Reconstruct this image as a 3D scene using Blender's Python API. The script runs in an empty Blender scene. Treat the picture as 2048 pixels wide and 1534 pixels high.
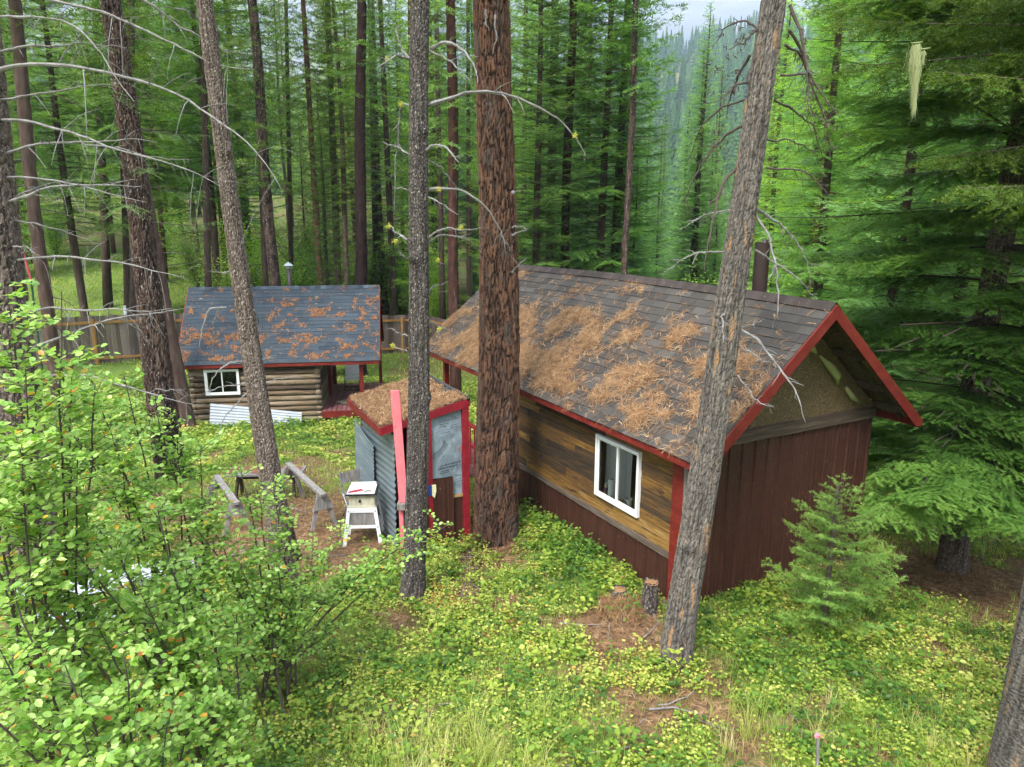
import bpy, math, random
import numpy as np
from mathutils import Vector, Matrix
R = math.radians
rng = np.random.default_rng(7)
random.seed(7)
sc = bpy.context.scene
col = sc.collection

# ------------------------------------------------------------------ camera
CF, CP, CH = 1455.0, R(13.04), 5.0
cam = bpy.data.cameras.new('camera'); camo = bpy.data.objects.new('camera', cam); col.objects.link(camo)
camo.location = (0, 0, CH); camo.rotation_euler = (R(90) - CP, 0, 0)
cam.sensor_width = 36; cam.lens = CF / 2048 * 36; cam.clip_start = 0.05; cam.clip_end = 5000
sc.camera = camo

# ------------------------------------------------------------------ world, sun, exposure
SUN_EL, SUN_AZ = R(50), R(208)      # azimuth clockwise from +Y
w = bpy.data.worlds.new('World'); sc.world = w; w.use_nodes = True
nt = w.node_tree; N = nt.nodes; Lk = nt.links; N.clear()
out = N.new('ShaderNodeOutputWorld'); bg = N.new('ShaderNodeBackground'); bg.inputs[1].default_value = 0.15
sky = N.new('ShaderNodeTexSky'); sky.sky_type = 'NISHITA'; sky.sun_disc = False
sky.sun_elevation = SUN_EL; sky.sun_rotation = SUN_AZ; sky.air_density = 1.0; sky.dust_density = 1.5
tc = N.new('ShaderNodeTexCoord'); mp = N.new('ShaderNodeMapping'); mp.inputs['Scale'].default_value = (1.5, 1.5, 6.5)
mp.inputs['Location'].default_value = (0.35, 0.1, 0.2)
nz = N.new('ShaderNodeTexNoise'); nz.inputs['Scale'].default_value = 2.2; nz.inputs['Detail'].default_value = 6; nz.inputs['Roughness'].default_value = .55
cr = N.new('ShaderNodeValToRGB'); cr.color_ramp.elements[0].position = .36; cr.color_ramp.elements[1].position = .62
cr.color_ramp.elements[0].color = (.45, .45, .45, 1); cr.color_ramp.elements[1].color = (1, 1, 1, 1)
nz2 = N.new('ShaderNodeTexNoise'); nz2.inputs['Scale'].default_value = 3.5; nz2.inputs['Detail'].default_value = 5
cr2 = N.new('ShaderNodeValToRGB'); cr2.color_ramp.elements[0].position = .3; cr2.color_ramp.elements[1].position = .7
cr2.color_ramp.elements[0].color = (3.6, 4.0, 4.7, 1); cr2.color_ramp.elements[1].color = (6.6, 6.9, 7.4, 1)
mx = N.new('ShaderNodeMixRGB')
Lk.new(tc.outputs['Generated'], mp.inputs[0]); Lk.new(mp.outputs[0], nz.inputs['Vector']); Lk.new(mp.outputs[0], nz2.inputs['Vector'])
Lk.new(nz.outputs[0], cr.inputs[0]); Lk.new(nz2.outputs[0], cr2.inputs[0]); Lk.new(cr.outputs[0], mx.inputs[0])
Lk.new(sky.outputs[0], mx.inputs[1]); Lk.new(cr2.outputs[0], mx.inputs[2]); sx = N.new('ShaderNodeSeparateXYZ'); Lk.new(tc.outputs['Generated'], sx.inputs[0])
gm = N.new('ShaderNodeMapRange'); gm.inputs[1].default_value = .22; gm.inputs[2].default_value = 1; gm.inputs[3].default_value = .27; gm.inputs[4].default_value = 2.1
Lk.new(sx.outputs[2], gm.inputs[0]); vs = N.new('ShaderNodeVectorMath'); vs.operation = 'SCALE'; Lk.new(mx.outputs[0], vs.inputs[0]); Lk.new(gm.outputs[0], vs.inputs['Scale'])
Lk.new(vs.outputs[0], bg.inputs[0]); Lk.new(bg.outputs[0], out.inputs[0])
sun = bpy.data.lights.new('sun', 'SUN'); sun.energy = 1.6; sun.angle = R(18); sun.color = (1, .96, .9)
suno = bpy.data.objects.new('sun', sun); col.objects.link(suno)
sd = Vector((math.sin(SUN_AZ) * math.cos(SUN_EL), math.cos(SUN_AZ) * math.cos(SUN_EL), math.sin(SUN_EL)))
suno.rotation_euler = (-sd).to_track_quat('-Z', 'Y').to_euler(); suno.location = (0, 0, 30)
sc.view_settings.view_transform = 'Standard'; sc.view_settings.look = 'None'; sc.view_settings.gamma = 1
sc.view_settings.exposure = 1.75
try:
    sc.cycles.use_denoising = True; sc.cycles.denoiser = 'OPENIMAGEDENOISE'
    sc.cycles.max_bounces = 7; sc.cycles.diffuse_bounces = 4; sc.cycles.transparent_max_bounces = 8; sc.cycles.volume_bounces = 0
    sc.cycles.use_adaptive_sampling = True; sc.cycles.adaptive_threshold = .03
except Exception: pass

# ------------------------------------------------------------------ maths helpers
def S(t):
    t = np.clip(t, 0, 1); return t * t * (3 - 2 * t)
_perm = rng.random((256, 256))
def vnoise(x, y):
    x = np.asarray(x, float); y = np.asarray(y, float)
    xi = np.floor(x).astype(int); yi = np.floor(y).astype(int); fx = x - xi; fy = y - yi
    fx = fx * fx * (3 - 2 * fx); fy = fy * fy * (3 - 2 * fy)
    g = lambda a, b: _perm[a & 255, b & 255]
    return (g(xi, yi) * (1 - fx) + g(xi + 1, yi) * fx) * (1 - fy) + (g(xi, yi + 1) * (1 - fx) + g(xi + 1, yi + 1) * fx) * fy
def fbm(x, y, o=4):
    s = 0; a = .5; t = 0
    for i in range(o):
        s = s + a * vnoise(np.asarray(x) * 2 ** i + 17.3 * i, np.asarray(y) * 2 ** i + 9.1 * i); t += a; a *= .5
    return s / t
def ground_z(x, y, micro=True):
    x = np.asarray(x, float); y = np.asarray(y, float)
    lf = S((10 - x) / 26)
    z = -.95 * S((y - 10) / 10) + .8 * S((-x - 9) / 5) * S((y - 15) / 8)
    z = z + lf * .11 * np.clip(y - 30, 0, 70) - (1 - lf) * .06 * np.clip(y - 18, 0, 110)
    z = z - .45 * S((x - 4.6) / 1.6) * S((y - 8) / 2)
    hill = .315 * np.clip(y - 190, 0, 430) * (.55 + .5 * S((x + 60) / 160)) * (.85 + .3 * fbm(x / 120, y / 150))
    z = z + hill + .10 * np.clip(np.abs(x) - 80, 0, 500) * S((y + 50) / 200)
    z = z - .10 * np.exp(-(((x + .25) * .88 + (y - 10.2) * .475) / .55) ** 2) * S((y - 8) / 1)
    if micro: z = z + (fbm(x * .7 + 3, y * .7, 3) - .5) * .18 * S((np.hypot(x, y) - 2) / 4) + (fbm(x * 4, y * 4, 2) - .5) * .04
    return z
def gz(x, y): return float(ground_z(x, y))
def ray(px, py):
    dx = (px - 1024) / CF; dz = -(py - 767) / CF
    return np.array([dx, math.cos(CP) + dz * math.sin(CP), -math.sin(CP) + dz * math.cos(CP)])
def at(px, py, z=0.):
    r = ray(px, py); t = (z - CH) / r[2]; return np.array([0, 0, CH]) + r * t
def atY(px, py, Y):
    r = ray(px, py); return np.array([0, 0, CH]) + r * (Y / r[1])
def unit(v):
    v = np.asarray(v, float); return v / np.maximum(np.linalg.norm(v, axis=-1, keepdims=True), 1e-9)

# ------------------------------------------------------------------ mesh builder
class MB:
    def __init__(s): s.v = []; s.f = []; s.t = []; s.n = 0
    def add(s, V, F, tone=.5):
        V = np.asarray(V, float).reshape(-1, 3); F = np.asarray(F, int)
        s.v.append(V); s.f.append(F + s.n); s.n += len(V)
        s.t.append(np.broadcast_to(np.asarray(tone, float), (len(V),)).copy())
    def box(s, o, ex, ey, ez, tone=.5):      # corner + three edge vectors
        o, ex, ey, ez = [np.asarray(a, float) for a in (o, ex, ey, ez)]
        V = [o, o + ex, o + ex + ey, o + ey, o + ez, o + ex + ez, o + ex + ey + ez, o + ey + ez]
        F = [[0, 3, 2, 1], [4, 5, 6, 7], [0, 1, 5, 4], [1, 2, 6, 5], [2, 3, 7, 6], [3, 0, 4, 7]]
        if np.dot(np.cross(ex, ey), ez) < 0: F = [f[::-1] for f in F]
        s.add(V, F, tone)
    def bx(s, x0, x1, y0, y1, z0, z1, tone=.5): s.box((x0, y0, z0), (x1 - x0, 0, 0), (0, y1 - y0, 0), (0, 0, z1 - z0), tone)
    def bar(s, a, b, wd, th, up=(0, 0, 1), tone=.5):   # rectangular bar from a to b
        a = np.asarray(a, float); b = np.asarray(b, float); d = unit(b - a); up = np.asarray(up, float)
        if abs(np.dot(d, up)) > .97: up = np.array([1., 0, 0])
        sx = unit(np.cross(d, up)); u2 = np.cross(sx, d)
        s.box(a - sx * wd / 2 - u2 * th / 2, sx * wd, u2 * th, b - a, tone)
    def prism(s, poly, n, tone=.5):   # planar polygon extruded by vector n
        P = np.asarray(poly, float); k = len(P); n = np.asarray(n, float)
        nrm = np.cross(P[1] - P[0], P[2] - P[0])
        if np.dot(nrm, n) > 0: P = P[::-1]
        V = np.vstack([P, P + n]); s.v.append(V)
        s.f.append(np.array([list(range(k))]) + s.n); s.f.append(np.array([list(range(2 * k - 1, k - 1, -1))]) + s.n)
        s.f.append(np.array([[i, i + k, (i + 1) % k + k, (i + 1) % k] for i in range(k)]) + s.n)
        s.n += 2 * k; s.t.append(np.full(2 * k, float(tone)))
    def tube(s, P, r, seg=6, tone=.5, cap=True):
        P = np.asarray(P, float); n = len(P); r = np.broadcast_to(np.asarray(r, float), (n,))
        T = unit(np.gradient(P, axis=0)); ref = np.array([0, 0, 1.]) if abs(T[0][2]) < .8 else np.array([1., 0, 0])
        U = np.zeros_like(P); u = unit(np.cross(T[0], ref))
        for i in range(n):
            u = unit(u - T[i] * np.dot(u, T[i])); U[i] = u
        W = np.cross(T, U); a = np.linspace(0, 2 * np.pi, seg, endpoint=False)
        V = P[:, None] + r[:, None, None] * (np.cos(a)[None, :, None] * U[:, None] + np.sin(a)[None, :, None] * W[:, None])
        i = np.arange(n - 1)[:, None] * seg; j = np.arange(seg)[None]; k = (j + 1) % seg
        F = np.stack([i + j, i + k, i + seg + k, i + seg + j], -1).reshape(-1, 4)
        tn = np.repeat(np.broadcast_to(np.asarray(tone, float), (n,)), seg)
        s.v.append(V.reshape(-1, 3)); s.f.append(F + s.n); s.t.append(tn)
        if cap:
            s.f.append(np.array([list(range(seg))[::-1]]) + s.n); s.f.append(np.array([[(n - 1) * seg + q for q in range(seg)]]) + s.n)
        s.n += n * seg
    def cyl(s, a, b, r, seg=16, tone=.5, r2=None): s.tube([a, b], [r, r if r2 is None else r2], seg, tone)
    def leaves(s, B, D, Nn, l, wd, tone, fold=.25):
        B = np.asarray(B, float); D = unit(D); Sd = unit(np.cross(D, Nn)); Up = np.cross(Sd, D); l = np.asarray(l)[:, None]; wd = np.asarray(wd)[:, None]
        tip = B + D * l; m = len(B)
        V = np.stack([B, B + D * l * .28 + Sd * wd * .46 + Up * wd * fold, B + D * l * .68 + Sd * wd * .42 + Up * wd * fold, tip,
                      B + D * l * .68 - Sd * wd * .42 + Up * wd * fold, B + D * l * .28 - Sd * wd * .46 + Up * wd * fold], 1).reshape(-1, 3)
        i = np.arange(m)[:, None] * 6
        F = np.concatenate([i + np.array([[0, 1, 2, 3]]), i + np.array([[0, 3, 4, 5]])], 0)
        s.add(V, F, np.repeat(np.broadcast_to(tone, (m,)), 6))
    def blades(s, B, T, W, tone):    # triangles: base centre B, tip T, half-width vector W
        m = len(B); V = np.stack([B - W, B + W, T], 1).reshape(-1, 3)
        s.add(V, (np.arange(m)[:, None] * 3 + np.array([[0, 1, 2]])), np.repeat(np.broadcast_to(tone, (m,)), 3))
    def mesh(s, name, smooth=False):
        me = bpy.data.meshes.new(name); V = np.vstack(s.v); me.vertices.add(len(V)); me.vertices.foreach_set('co', V.ravel())
        lp = np.concatenate([f.ravel() for f in s.f]); sz = np.concatenate([np.full(len(f), f.shape[1]) for f in s.f])
        me.loops.add(len(lp)); me.loops.foreach_set('vertex_index', lp); me.polygons.add(len(sz))
        me.polygons.foreach_set('loop_start', np.concatenate([[0], np.cumsum(sz)[:-1]])); 
        me.update(calc_edges=True)
        a = me.attributes.new('tone', 'FLOAT', 'POINT'); a.data.foreach_set('value', np.concatenate(s.t))
        me.polygons.foreach_set('use_smooth', np.full(len(sz), bool(smooth)))
        me.validate(); return me
    def build(s, name, mat, parent=None, smooth=False, label=None, cat=None, group=None, kind=None):
        o = bpy.data.objects.new(name, s.mesh(name, smooth)); o.data.materials.append(mat); col.objects.link(o)
        if parent is not None: o.parent = parent
        return tag(o, label, cat, group, kind)
def tag(o, label=None, cat=None, group=None, kind=None):
    if label: o['label'] = label
    if cat: o['category'] = cat
    if group: o['group'] = group
    if kind: o['kind'] = kind
    return o
def empty(name, loc, rz, label, cat, group=None):
    o = bpy.data.objects.new(name, None); col.objects.link(o); o.location = loc; o.rotation_euler = (0, 0, rz)
    o.empty_display_size = .2
    return tag(o, label, cat, group)
def copy_tree(o, loc, rz, sc_=1., label=None, group=None):
    c = o.copy(); col.objects.link(c); c.location = loc; c.rotation_euler = (0, 0, rz); c.scale = (sc_, sc_, sc_)
    if label: c['label'] = label
    if group: c['group'] = group
    for ch in list(o.children):
        d = ch.copy(); col.objects.link(d); d.parent = c
        for g in list(ch.children):
            e = g.copy(); col.objects.link(e); e.parent = d
    return c

# ------------------------------------------------------------------ materials
def ramp_node(nt, stops):
    r = nt.nodes.new('ShaderNodeValToRGB'); e = r.color_ramp.elements
    while len(e) < len(stops): e.new(.5)
    for q, (p, c) in zip(e, stops): q.position = p; q.color = (*c, 1)
    return r
def mk(name, stops, scale=(5, 5, 5), detail=5, wn=1., wt=0., off=0., rough=.8, bump=.0, bscale=None, metal=0., spots=None, spec=.3, distort=0., fine=None):
    m = bpy.data.materials.new(name); m.use_nodes = True; nt = m.node_tree; n = nt.nodes; L = nt.links
    b = n['Principled BSDF']; b.inputs['Roughness'].default_value = rough; b.inputs['Metallic'].default_value = metal
    b.inputs['Specular IOR Level'].default_value = spec
    tc = n.new('ShaderNodeTexCoord'); mp = n.new('ShaderNodeMapping'); mp.inputs['Scale'].default_value = scale
    L.new(tc.outputs['Object'], mp.inputs[0])
    nz = n.new('ShaderNodeTexNoise'); nz.inputs['Scale'].default_value = 1; nz.inputs['Detail'].default_value = detail; nz.inputs['Roughness'].default_value = .6
    nz.inputs['Distortion'].default_value = distort
    at_ = n.new('ShaderNodeAttribute'); at_.attribute_name = 'tone'
    # shift the grain per board by the tone, so neighbours differ
    add = n.new('ShaderNodeVectorMath'); add.operation = 'ADD'; mul = n.new('ShaderNodeVectorMath'); mul.operation = 'SCALE'; mul.inputs['Scale'].default_value = 37.
    cmb = n.new('ShaderNodeCombineXYZ'); [L.new(at_.outputs['Fac'], cmb.inputs[i]) for i in range(3)]
    L.new(cmb.outputs[0], mul.inputs[0]); L.new(mp.outputs[0], add.inputs[0]); 
    if wt: L.new(mul.outputs[0], add.inputs[1])
    L.new(add.outputs[0], nz.inputs['Vector'])
    m1 = n.new('ShaderNodeMath'); m1.operation = 'MULTIPLY_ADD'; m1.inputs[1].default_value = wn; m1.inputs[2].default_value = off - wn * .5 + (0 if wt else .5)
    L.new(nz.outputs[0], m1.inputs[0]); m2 = n.new('ShaderNodeMath'); m2.operation = 'MULTIPLY_ADD'; m2.inputs[1].default_value = wt
    L.new(at_.outputs['Fac'], m2.inputs[0]); L.new(m1.outputs[0], m2.inputs[2])
    r = ramp_node(nt, stops); L.new(m2.outputs[0], r.inputs[0]); c = r.outputs[0]
    if fine:   # (scale, amount) multiplies value by a high frequency noise
        nf = n.new('ShaderNodeTexNoise'); nf.inputs['Scale'].default_value = fine[0]; nf.inputs['Detail'].default_value = 3
        L.new(tc.outputs['Object'], nf.inputs['Vector'])
        mr = n.new('ShaderNodeMapRange'); mr.inputs[1].default_value = .3; mr.inputs[2].default_value = .7; mr.inputs[3].default_value = 1 - fine[1]; mr.inputs[4].default_value = 1 + fine[1]
        L.new(nf.outputs[0], mr.inputs[0]); vm = n.new('ShaderNodeVectorMath'); vm.operation = 'SCALE'; L.new(c, vm.inputs[0]); L.new(mr.outputs[0], vm.inputs['Scale']); c = vm.outputs[0]
    if spots:  # (scale vec, threshold, width, colour)
        ns = n.new('ShaderNodeTexNoise'); ns.inputs['Scale'].default_value = 1; ns.inputs['Detail'].default_value = 4
        mp2 = n.new('ShaderNodeMapping'); mp2.inputs['Scale'].default_value = spots[0]; L.new(tc.outputs['Object'], mp2.inputs[0]); L.new(mp2.outputs[0], ns.inputs['Vector'])
        mr = n.new('ShaderNodeMapRange'); mr.inputs[1].default_value = spots[1]; mr.inputs[2].default_value = spots[1] + spots[2]; L.new(ns.outputs[0], mr.inputs[0])
        mm = n.new('ShaderNodeMixRGB'); mm.inputs[2].default_value = (*spots[3], 1); L.new(mr.outputs[0], mm.inputs[0]); L.new(c, mm.inputs[1]); c = mm.outputs[0]
    L.new(c, b.inputs['Base Color'])
    if bump:
        bp = n.new('ShaderNodeBump'); bp.inputs['Strength'].default_value = bump; bp.inputs['Distance'].default_value = .02
        src = nz
        if bscale:
            src = n.new('ShaderNodeTexNoise'); src.inputs['Scale'].default_value = bscale; src.inputs['Detail'].default_value = 5; L.new(tc.outputs['Object'], src.inputs['Vector'])
        L.new(src.outputs[0], bp.inputs['Height']); L.new(bp.outputs[0], b.inputs['Normal'])
    return m
def leaf_mat(name, stops, trans=.35, rough=.5, nscale=.6, namt=.35, spec=.25, vary=False):
    m = bpy.data.materials.new(name); m.use_nodes = True; nt = m.node_tree; n = nt.nodes; L = nt.links
    b = n['Principled BSDF']; b.inputs['Roughness'].default_value = rough; b.inputs['Specular IOR Level'].default_value = spec
    at_ = n.new('ShaderNodeAttribute'); at_.attribute_name = 'tone'; tc = n.new('ShaderNodeTexCoord')
    nz = n.new('ShaderNodeTexNoise'); nz.inputs['Scale'].default_value = nscale; nz.inputs['Detail'].default_value = 3; L.new(tc.outputs['Object'], nz.inputs['Vector'])
    m1 = n.new('ShaderNodeMath'); m1.operation = 'MULTIPLY_ADD'; m1.inputs[1].default_value = namt; m1.inputs[2].default_value = -.5 * namt; L.new(nz.outputs[0], m1.inputs[0])
    m2 = n.new('ShaderNodeMath'); m2.operation = 'ADD'; L.new(m1.outputs[0], m2.inputs[0]); L.new(at_.outputs['Fac'], m2.inputs[1])
    r0 = ramp_node(nt, stops); L.new(m2.outputs[0], r0.inputs[0])
    # each plant has a green of its own
    oi = n.new('ShaderNodeObjectInfo'); r = n.new('ShaderNodeHueSaturation'); L.new(r0.outputs[0], r.inputs['Color'])
    for key, a, c, f in (('Hue', .488, .506, 1.), ('Saturation', .82, 1.02, 7.3), ('Value', .85, 1.38, 3.7)):
        w1 = n.new('ShaderNodeMath'); w1.operation = 'MULTIPLY'; w1.inputs[1].default_value = f; w2 = n.new('ShaderNodeMath'); w2.operation = 'FRACT'; w3 = n.new('ShaderNodeMapRange'); w3.inputs[3].default_value = a; w3.inputs[4].default_value = c
        if not vary: w3.inputs[3].default_value = w3.inputs[4].default_value = {'Hue': .5, 'Saturation': 1., 'Value': 1.}[key]
        L.new(oi.outputs['Random'], w1.inputs[0]); L.new(w1.outputs[0], w2.inputs[0]); L.new(w2.outputs[0], w3.inputs[0]); L.new(w3.outputs[0], r.inputs[key])
    L.new(r.outputs[0], b.inputs['Base Color'])
    tr = n.new('ShaderNodeBsdfTranslucent'); hs = n.new('ShaderNodeHueSaturation'); hs.inputs['Value'].default_value = 1.3; hs.inputs['Saturation'].default_value = 1.1; hs.inputs['Hue'].default_value = .49
    L.new(r.outputs[0], hs.inputs['Color']); L.new(hs.outputs[0], tr.inputs[0])
    mx = n.new('ShaderNodeMixShader'); mx.inputs[0].default_value = trans; L.new(b.outputs[0], mx.inputs[1]); L.new(tr.outputs[0], mx.inputs[2])
    L.new(mx.outputs[0], n['Material Output'].inputs[0]); return m
def plain(name, c, rough=.6, metal=0., var=.12, sc_=8, bump=0.):
    c = np.array(c); return mk(name, [(0., tuple(c * (1 - var * 2))), (1., tuple(np.minimum(c * (1 + var * 2), .95)))], scale=(sc_,) * 3, rough=rough, metal=metal, bump=bump, wn=1.2)

M = {}
M['red'] = mk('red_paint', [(0, (.08, .008, .006)), (.5, (.145, .014, .009)), (1, (.21, .034, .024))], scale=(5, 5, 9), rough=.6, bump=.25, fine=(50, .18), wn=1.5, spots=((24, 24, 24), .66, .07, (.11, .05, .04)))
M['shedred'] = mk('shed_red_paint', [(0, (.12, .006, .012)), (.5, (.215, .010, .019)), (1, (.30, .028, .036))], scale=(5, 5, 8), rough=.55, bump=.2, wn=1.4, fine=(50, .15))
M['pink'] = mk('faded_red_paint', [(0, (.50, .09, .11)), (.6, (.70, .17, .19)), (1, (.74, .28, .28))], scale=(6, 6, 3), rough=.6, bump=.15, spots=((30, 30, 30), .66, .05, (.3, .03, .04)))
M['deck'] = mk('deck_red', [(0, (.13, .055, .055)), (.5, (.23, .085, .085)), (1, (.34, .17, .16))], scale=(9, 2, 9), wt=.5, wn=.9, rough=.7, bump=.2)
M['siding'] = mk('brown_metal', [(0, (.030, .012, .008)), (.5, (.050, .019, .013)), (1, (.080, .033, .023))], scale=(3, 3, .5), wn=.6, rough=.5, spots=((60, 60, 20), .68, .04, (.20, .14, .11)), spec=.28, fine=(9, .15), metal=.0)
M['boards'] = mk('salvaged_boards', [(0, (.018, .013, .010)), (.22, (.045, .030, .018)), (.42, (.090, .048, .018)), (.60, (.155, .078, .017)), (.80, (.235, .125, .026)), (1, (.32, .21, .09))],
                 scale=(34, 1.5, 34), wn=1.55, wt=.75, off=.10, detail=8, rough=.75, bump=.6, distort=1.6, spots=((22, 3, 22), .60, .08, (.045, .028, .016)))
M['beam'] = mk('weathered_beam', [(0, (.022, .015, .011)), (.5, (.062, .043, .028)), (1, (.17, .125, .085))], scale=(2, 30, 30), rough=.85, bump=.4, wn=1.3)
M['beamL'] = mk('weathered_trim', [(0, (.035, .025, .018)), (.5, (.10, .075, .055)), (1, (.24, .21, .18))], scale=(30, 2, 30), rough=.85, bump=.4, wn=1.3)
M['osb'] = mk('strand_board', [(0, (.032, .021, .010)), (.5, (.095, .064, .030)), (1, (.24, .17, .085))], scale=(20, 10, 24), detail=3, distort=2.5, wn=2.2, rough=.7, bump=.2)
M['shingle'] = mk('asphalt_shingle', [(0, (.031, .028, .025)), (.5, (.066, .060, .053)), (1, (.124, .113, .100))], scale=(1.5, 1.5, 1.5), wn=.5, wt=.8, rough=.95, bump=.35, bscale=260, fine=(160, .3), spec=.15)
M['ridgecap'] = mk('ridge_shingle', [(0, (.028, .022, .020)), (.5, (.056, .045, .040)), (1, (.095, .079, .070))], scale=(2, 2, 2), wn=.5, wt=.7, rough=.95, bump=.3, bscale=260, fine=(160, .25), spec=.15)
M['blueshingle'] = mk('slate_shingle', [(0, (.024, .031, .040)), (.5, (.046, .060, .072)), (1, (.080, .100, .118))], scale=(1.5, 1.5, 1.5), wn=.5, wt=.8, rough=.95, bump=.3, bscale=260, fine=(140, .25), spec=.15)
M['log'] = mk('weathered_log', [(0, (.03, .021, .015)), (.3, (.085, .060, .038)), (.55, (.175, .12, .068)), (.75, (.225, .185, .135)), (1, (.35, .27, .175))], scale=(1.6, 26, 26), wn=1.6, wt=.6, off=.1, detail=7, rough=.85, bump=.4, spots=((10, 24, 24), .62, .08, (.09, .07, .05)))
M['logend'] = mk('log_side', [(0, (.05, .04, .03)), (.5, (.20, .15, .10)), (1, (.38, .30, .21))], scale=(26, 1.6, 26), wn=1.1, wt=.6, off=.1, detail=7, rough=.85, bump=.4)
M['white'] = plain('white_vinyl', (.72, .73, .72), .35, var=.04)
M['whitepaint'] = mk('white_paint', [(0, (.5, .5, .48)), (.5, (.74, .75, .76)), (1, (.85, .85, .86))], scale=(14, 14, 14), rough=.45, wn=.9, spots=((40, 40, 40), .68, .04, (.3, .24, .2)))
M['cream'] = mk('cream_housing', [(0, (.30, .27, .17)), (.5, (.54, .51, .38)), (1, (.62, .60, .5))], scale=(12, 12, 5), rough=.45, wn=1.1)
M['greywood'] = mk('grey_wood', [(0, (.06, .053, .046)), (.5, (.185, .17, .155)), (1, (.36, .34, .32))], scale=(24, 24, 3), rough=.9, bump=.3, wn=1.3, spots=((60, 60, 20), .64, .05, (.1, .08, .06)))
M['darkmetal'] = plain('black_metal', (.02, .02, .022), .45, .3)
M['pipe'] = mk('brown_pipe', [(0, (.022, .012, .012)), (1, (.05, .027, .026))], scale=(6, 6, 2), rough=.4, spec=.5)
M['galv'] = mk('galvanised', [(0, (.10, .13, .145)), (.5, (.20, .25, .275)), (1, (.31, .365, .40))], scale=(5, 1.5, 9), rough=.42, metal=.55, wn=1.2, spots=((9, 3, 14), .62, .1, (.38, .36, .32)), bump=.05)
M['sheet'] = mk('white_sheet_metal', [(0, (.24, .27, .30)), (1, (.42, .45, .48))], scale=(3, 3, 3), rough=.55, metal=.0)
M['fence'] = mk('fence_board', [(0, (.09, .065, .055)), (.5, (.22, .165, .14)), (1, (.36, .30, .26))], scale=(18, 18, 1.6), wn=.8, wt=.7, rough=.9, bump=.25)
M['rail'] = mk('fence_rail', [(0, (.30, .14, .04)), (1, (.50, .27, .09))], scale=(5, 5, 5), rough=.8, bump=.2)
M['curtain'] = mk('white_curtain', [(0, (.50, .50, .52)), (1, (.78, .78, .80))], scale=(30, 4, 60), rough=.9, wn=.8)
M['inner'] = plain('inner_wood', (.34, .22, .08), .8)
M['dark'] = plain('dark_interior', (.02, .018, .015), .9)
M['paper'] = plain('paper', (.85, .85, .84), .9, var=.03)
M['wrap'] = mk('house_wrap', [(0, (.11, .15, .18)), (.5, (.19, .24, .27)), (1, (.28, .335, .365))], scale=(6, 6, 6), rough=.5, wn=1.2, distort=1.5, bump=.5)
M['ink'] = plain('dark_ink', (.035, .045, .06), .7)
M['blue'] = plain('blue_plastic', (.01, .05, .22), .5)
M['yellow'] = plain('pale_yellow_card', (.70, .66, .38), .6)
M['redtool'] = plain('red_plastic', (.42, .03, .04), .5)
M['teal'] = plain('teal_plastic', (.0, .16, .16), .4)
M['orange'] = plain('orange_plastic', (.7, .2, .03), .5)
M['ribbon'] = plain('pink_ribbon', (.80, .22, .28), .5)
M['mat'] = plain('beige_mat', (.33, .27, .21), .9)
M['green'] = plain('green_post_paint', (.012, .06, .03), .5)
M['redrubber'] = plain('pink_red_stake', (.42, .06, .09), .5)
M['needle_dead'] = mk('dry_needles', [(0, (.09, .045, .022)), (.35, (.22, .118, .055)), (.7, (.36, .22, .11)), (1, (.58, .44, .26))], scale=(3, 3, 3), wn=.3, wt=.9, rough=.8, spec=.15)
M['needle_orange'] = mk('rusty_needles', [(0, (.13, .055, .022)), (.5, (.28, .125, .052)), (1, (.46, .26, .13))], scale=(3, 3, 3), wn=.3, wt=.9, rough=.85, spec=.1)
M['cut'] = mk('cut_wood', [(0, (.09, .045, .02)), (.5, (.22, .12, .055)), (1, (.34, .25, .15))], scale=(30, 30, 30), rough=.9)
M['deadwood'] = mk('bleached_wood', [(0, (.06, .053, .046)), (.45, (.17, .16, .15)), (1, (.36, .35, .33))], scale=(9, 9, 9), wn=1.2, rough=.9, spots=((45, 45, 45), .6, .05, (.10, .08, .06)))
M['twig'] = mk('twig_bark', [(0, (.035, .025, .020)), (1, (.10, .075, .060))], scale=(12, 12, 12), rough=.85)
M['lichen'] = leaf_mat('pale_lichen', [(0, (.34, .38, .17)), (1, (.60, .62, .36))], .3, .8)
M['ylichen'] = leaf_mat('yellow_lichen', [(0, (.36, .37, .03)), (1, (.6, .58, .12))], .3, .8)
def bark(name, crack, lo, hi, fleck, fthr=.6, fs=(70, 70, 40), sc_=(9, 9, 3), patch=None):
    m = mk(name, [(0, crack), (.12, crack), (.40, lo), (.80, hi), (1, hi)], scale=sc_, detail=8, wn=.9, wt=.7, off=.12, rough=.92, bump=.5, bscale=55, spots=(fs, fthr, .07, fleck), fine=(40, .25), spec=.15)
    return m
M['barkpine'] = mk('ponderosa_bark', [(0, (.016, .011, .009)), (.22, (.026, .016, .012)), (.38, (.070, .040, .028)), (.62, (.145, .072, .042)), (1, (.27, .15, .09))], scale=(26, 26, 4), detail=8, wn=1.1, wt=.75, off=.10, rough=.92, bump=.5, bscale=55, spots=((5, 5, 1.6), .54, .10, (.085, .060, .048)), fine=(40, .25), spec=.15)
M['barkdark'] = bark('dark_speckled_bark', (.020, .017, .016), (.060, .050, .044), (.14, .12, .105), (.30, .275, .245), .60, (60, 60, 26))
M['barkbrown'] = bark('brown_speckled_bark', (.035, .026, .022), (.105, .08, .065), (.20, .155, .125), (.32, .275, .235), .59, (60, 60, 26))
M['barkgrey'] = bark('grey_flaked_bark', (.035, .030, .026), (.105, .092, .080), (.21, .18, .15), (.27, .16, .08), .60, (14, 14, 2.2))
M['barkblack'] = bark('black_furrowed_bark', (.014, .010, .009), (.055, .036, .028), (.13, .085, .062), (.34, .31, .30), .62, (50, 50, 14))
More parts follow.
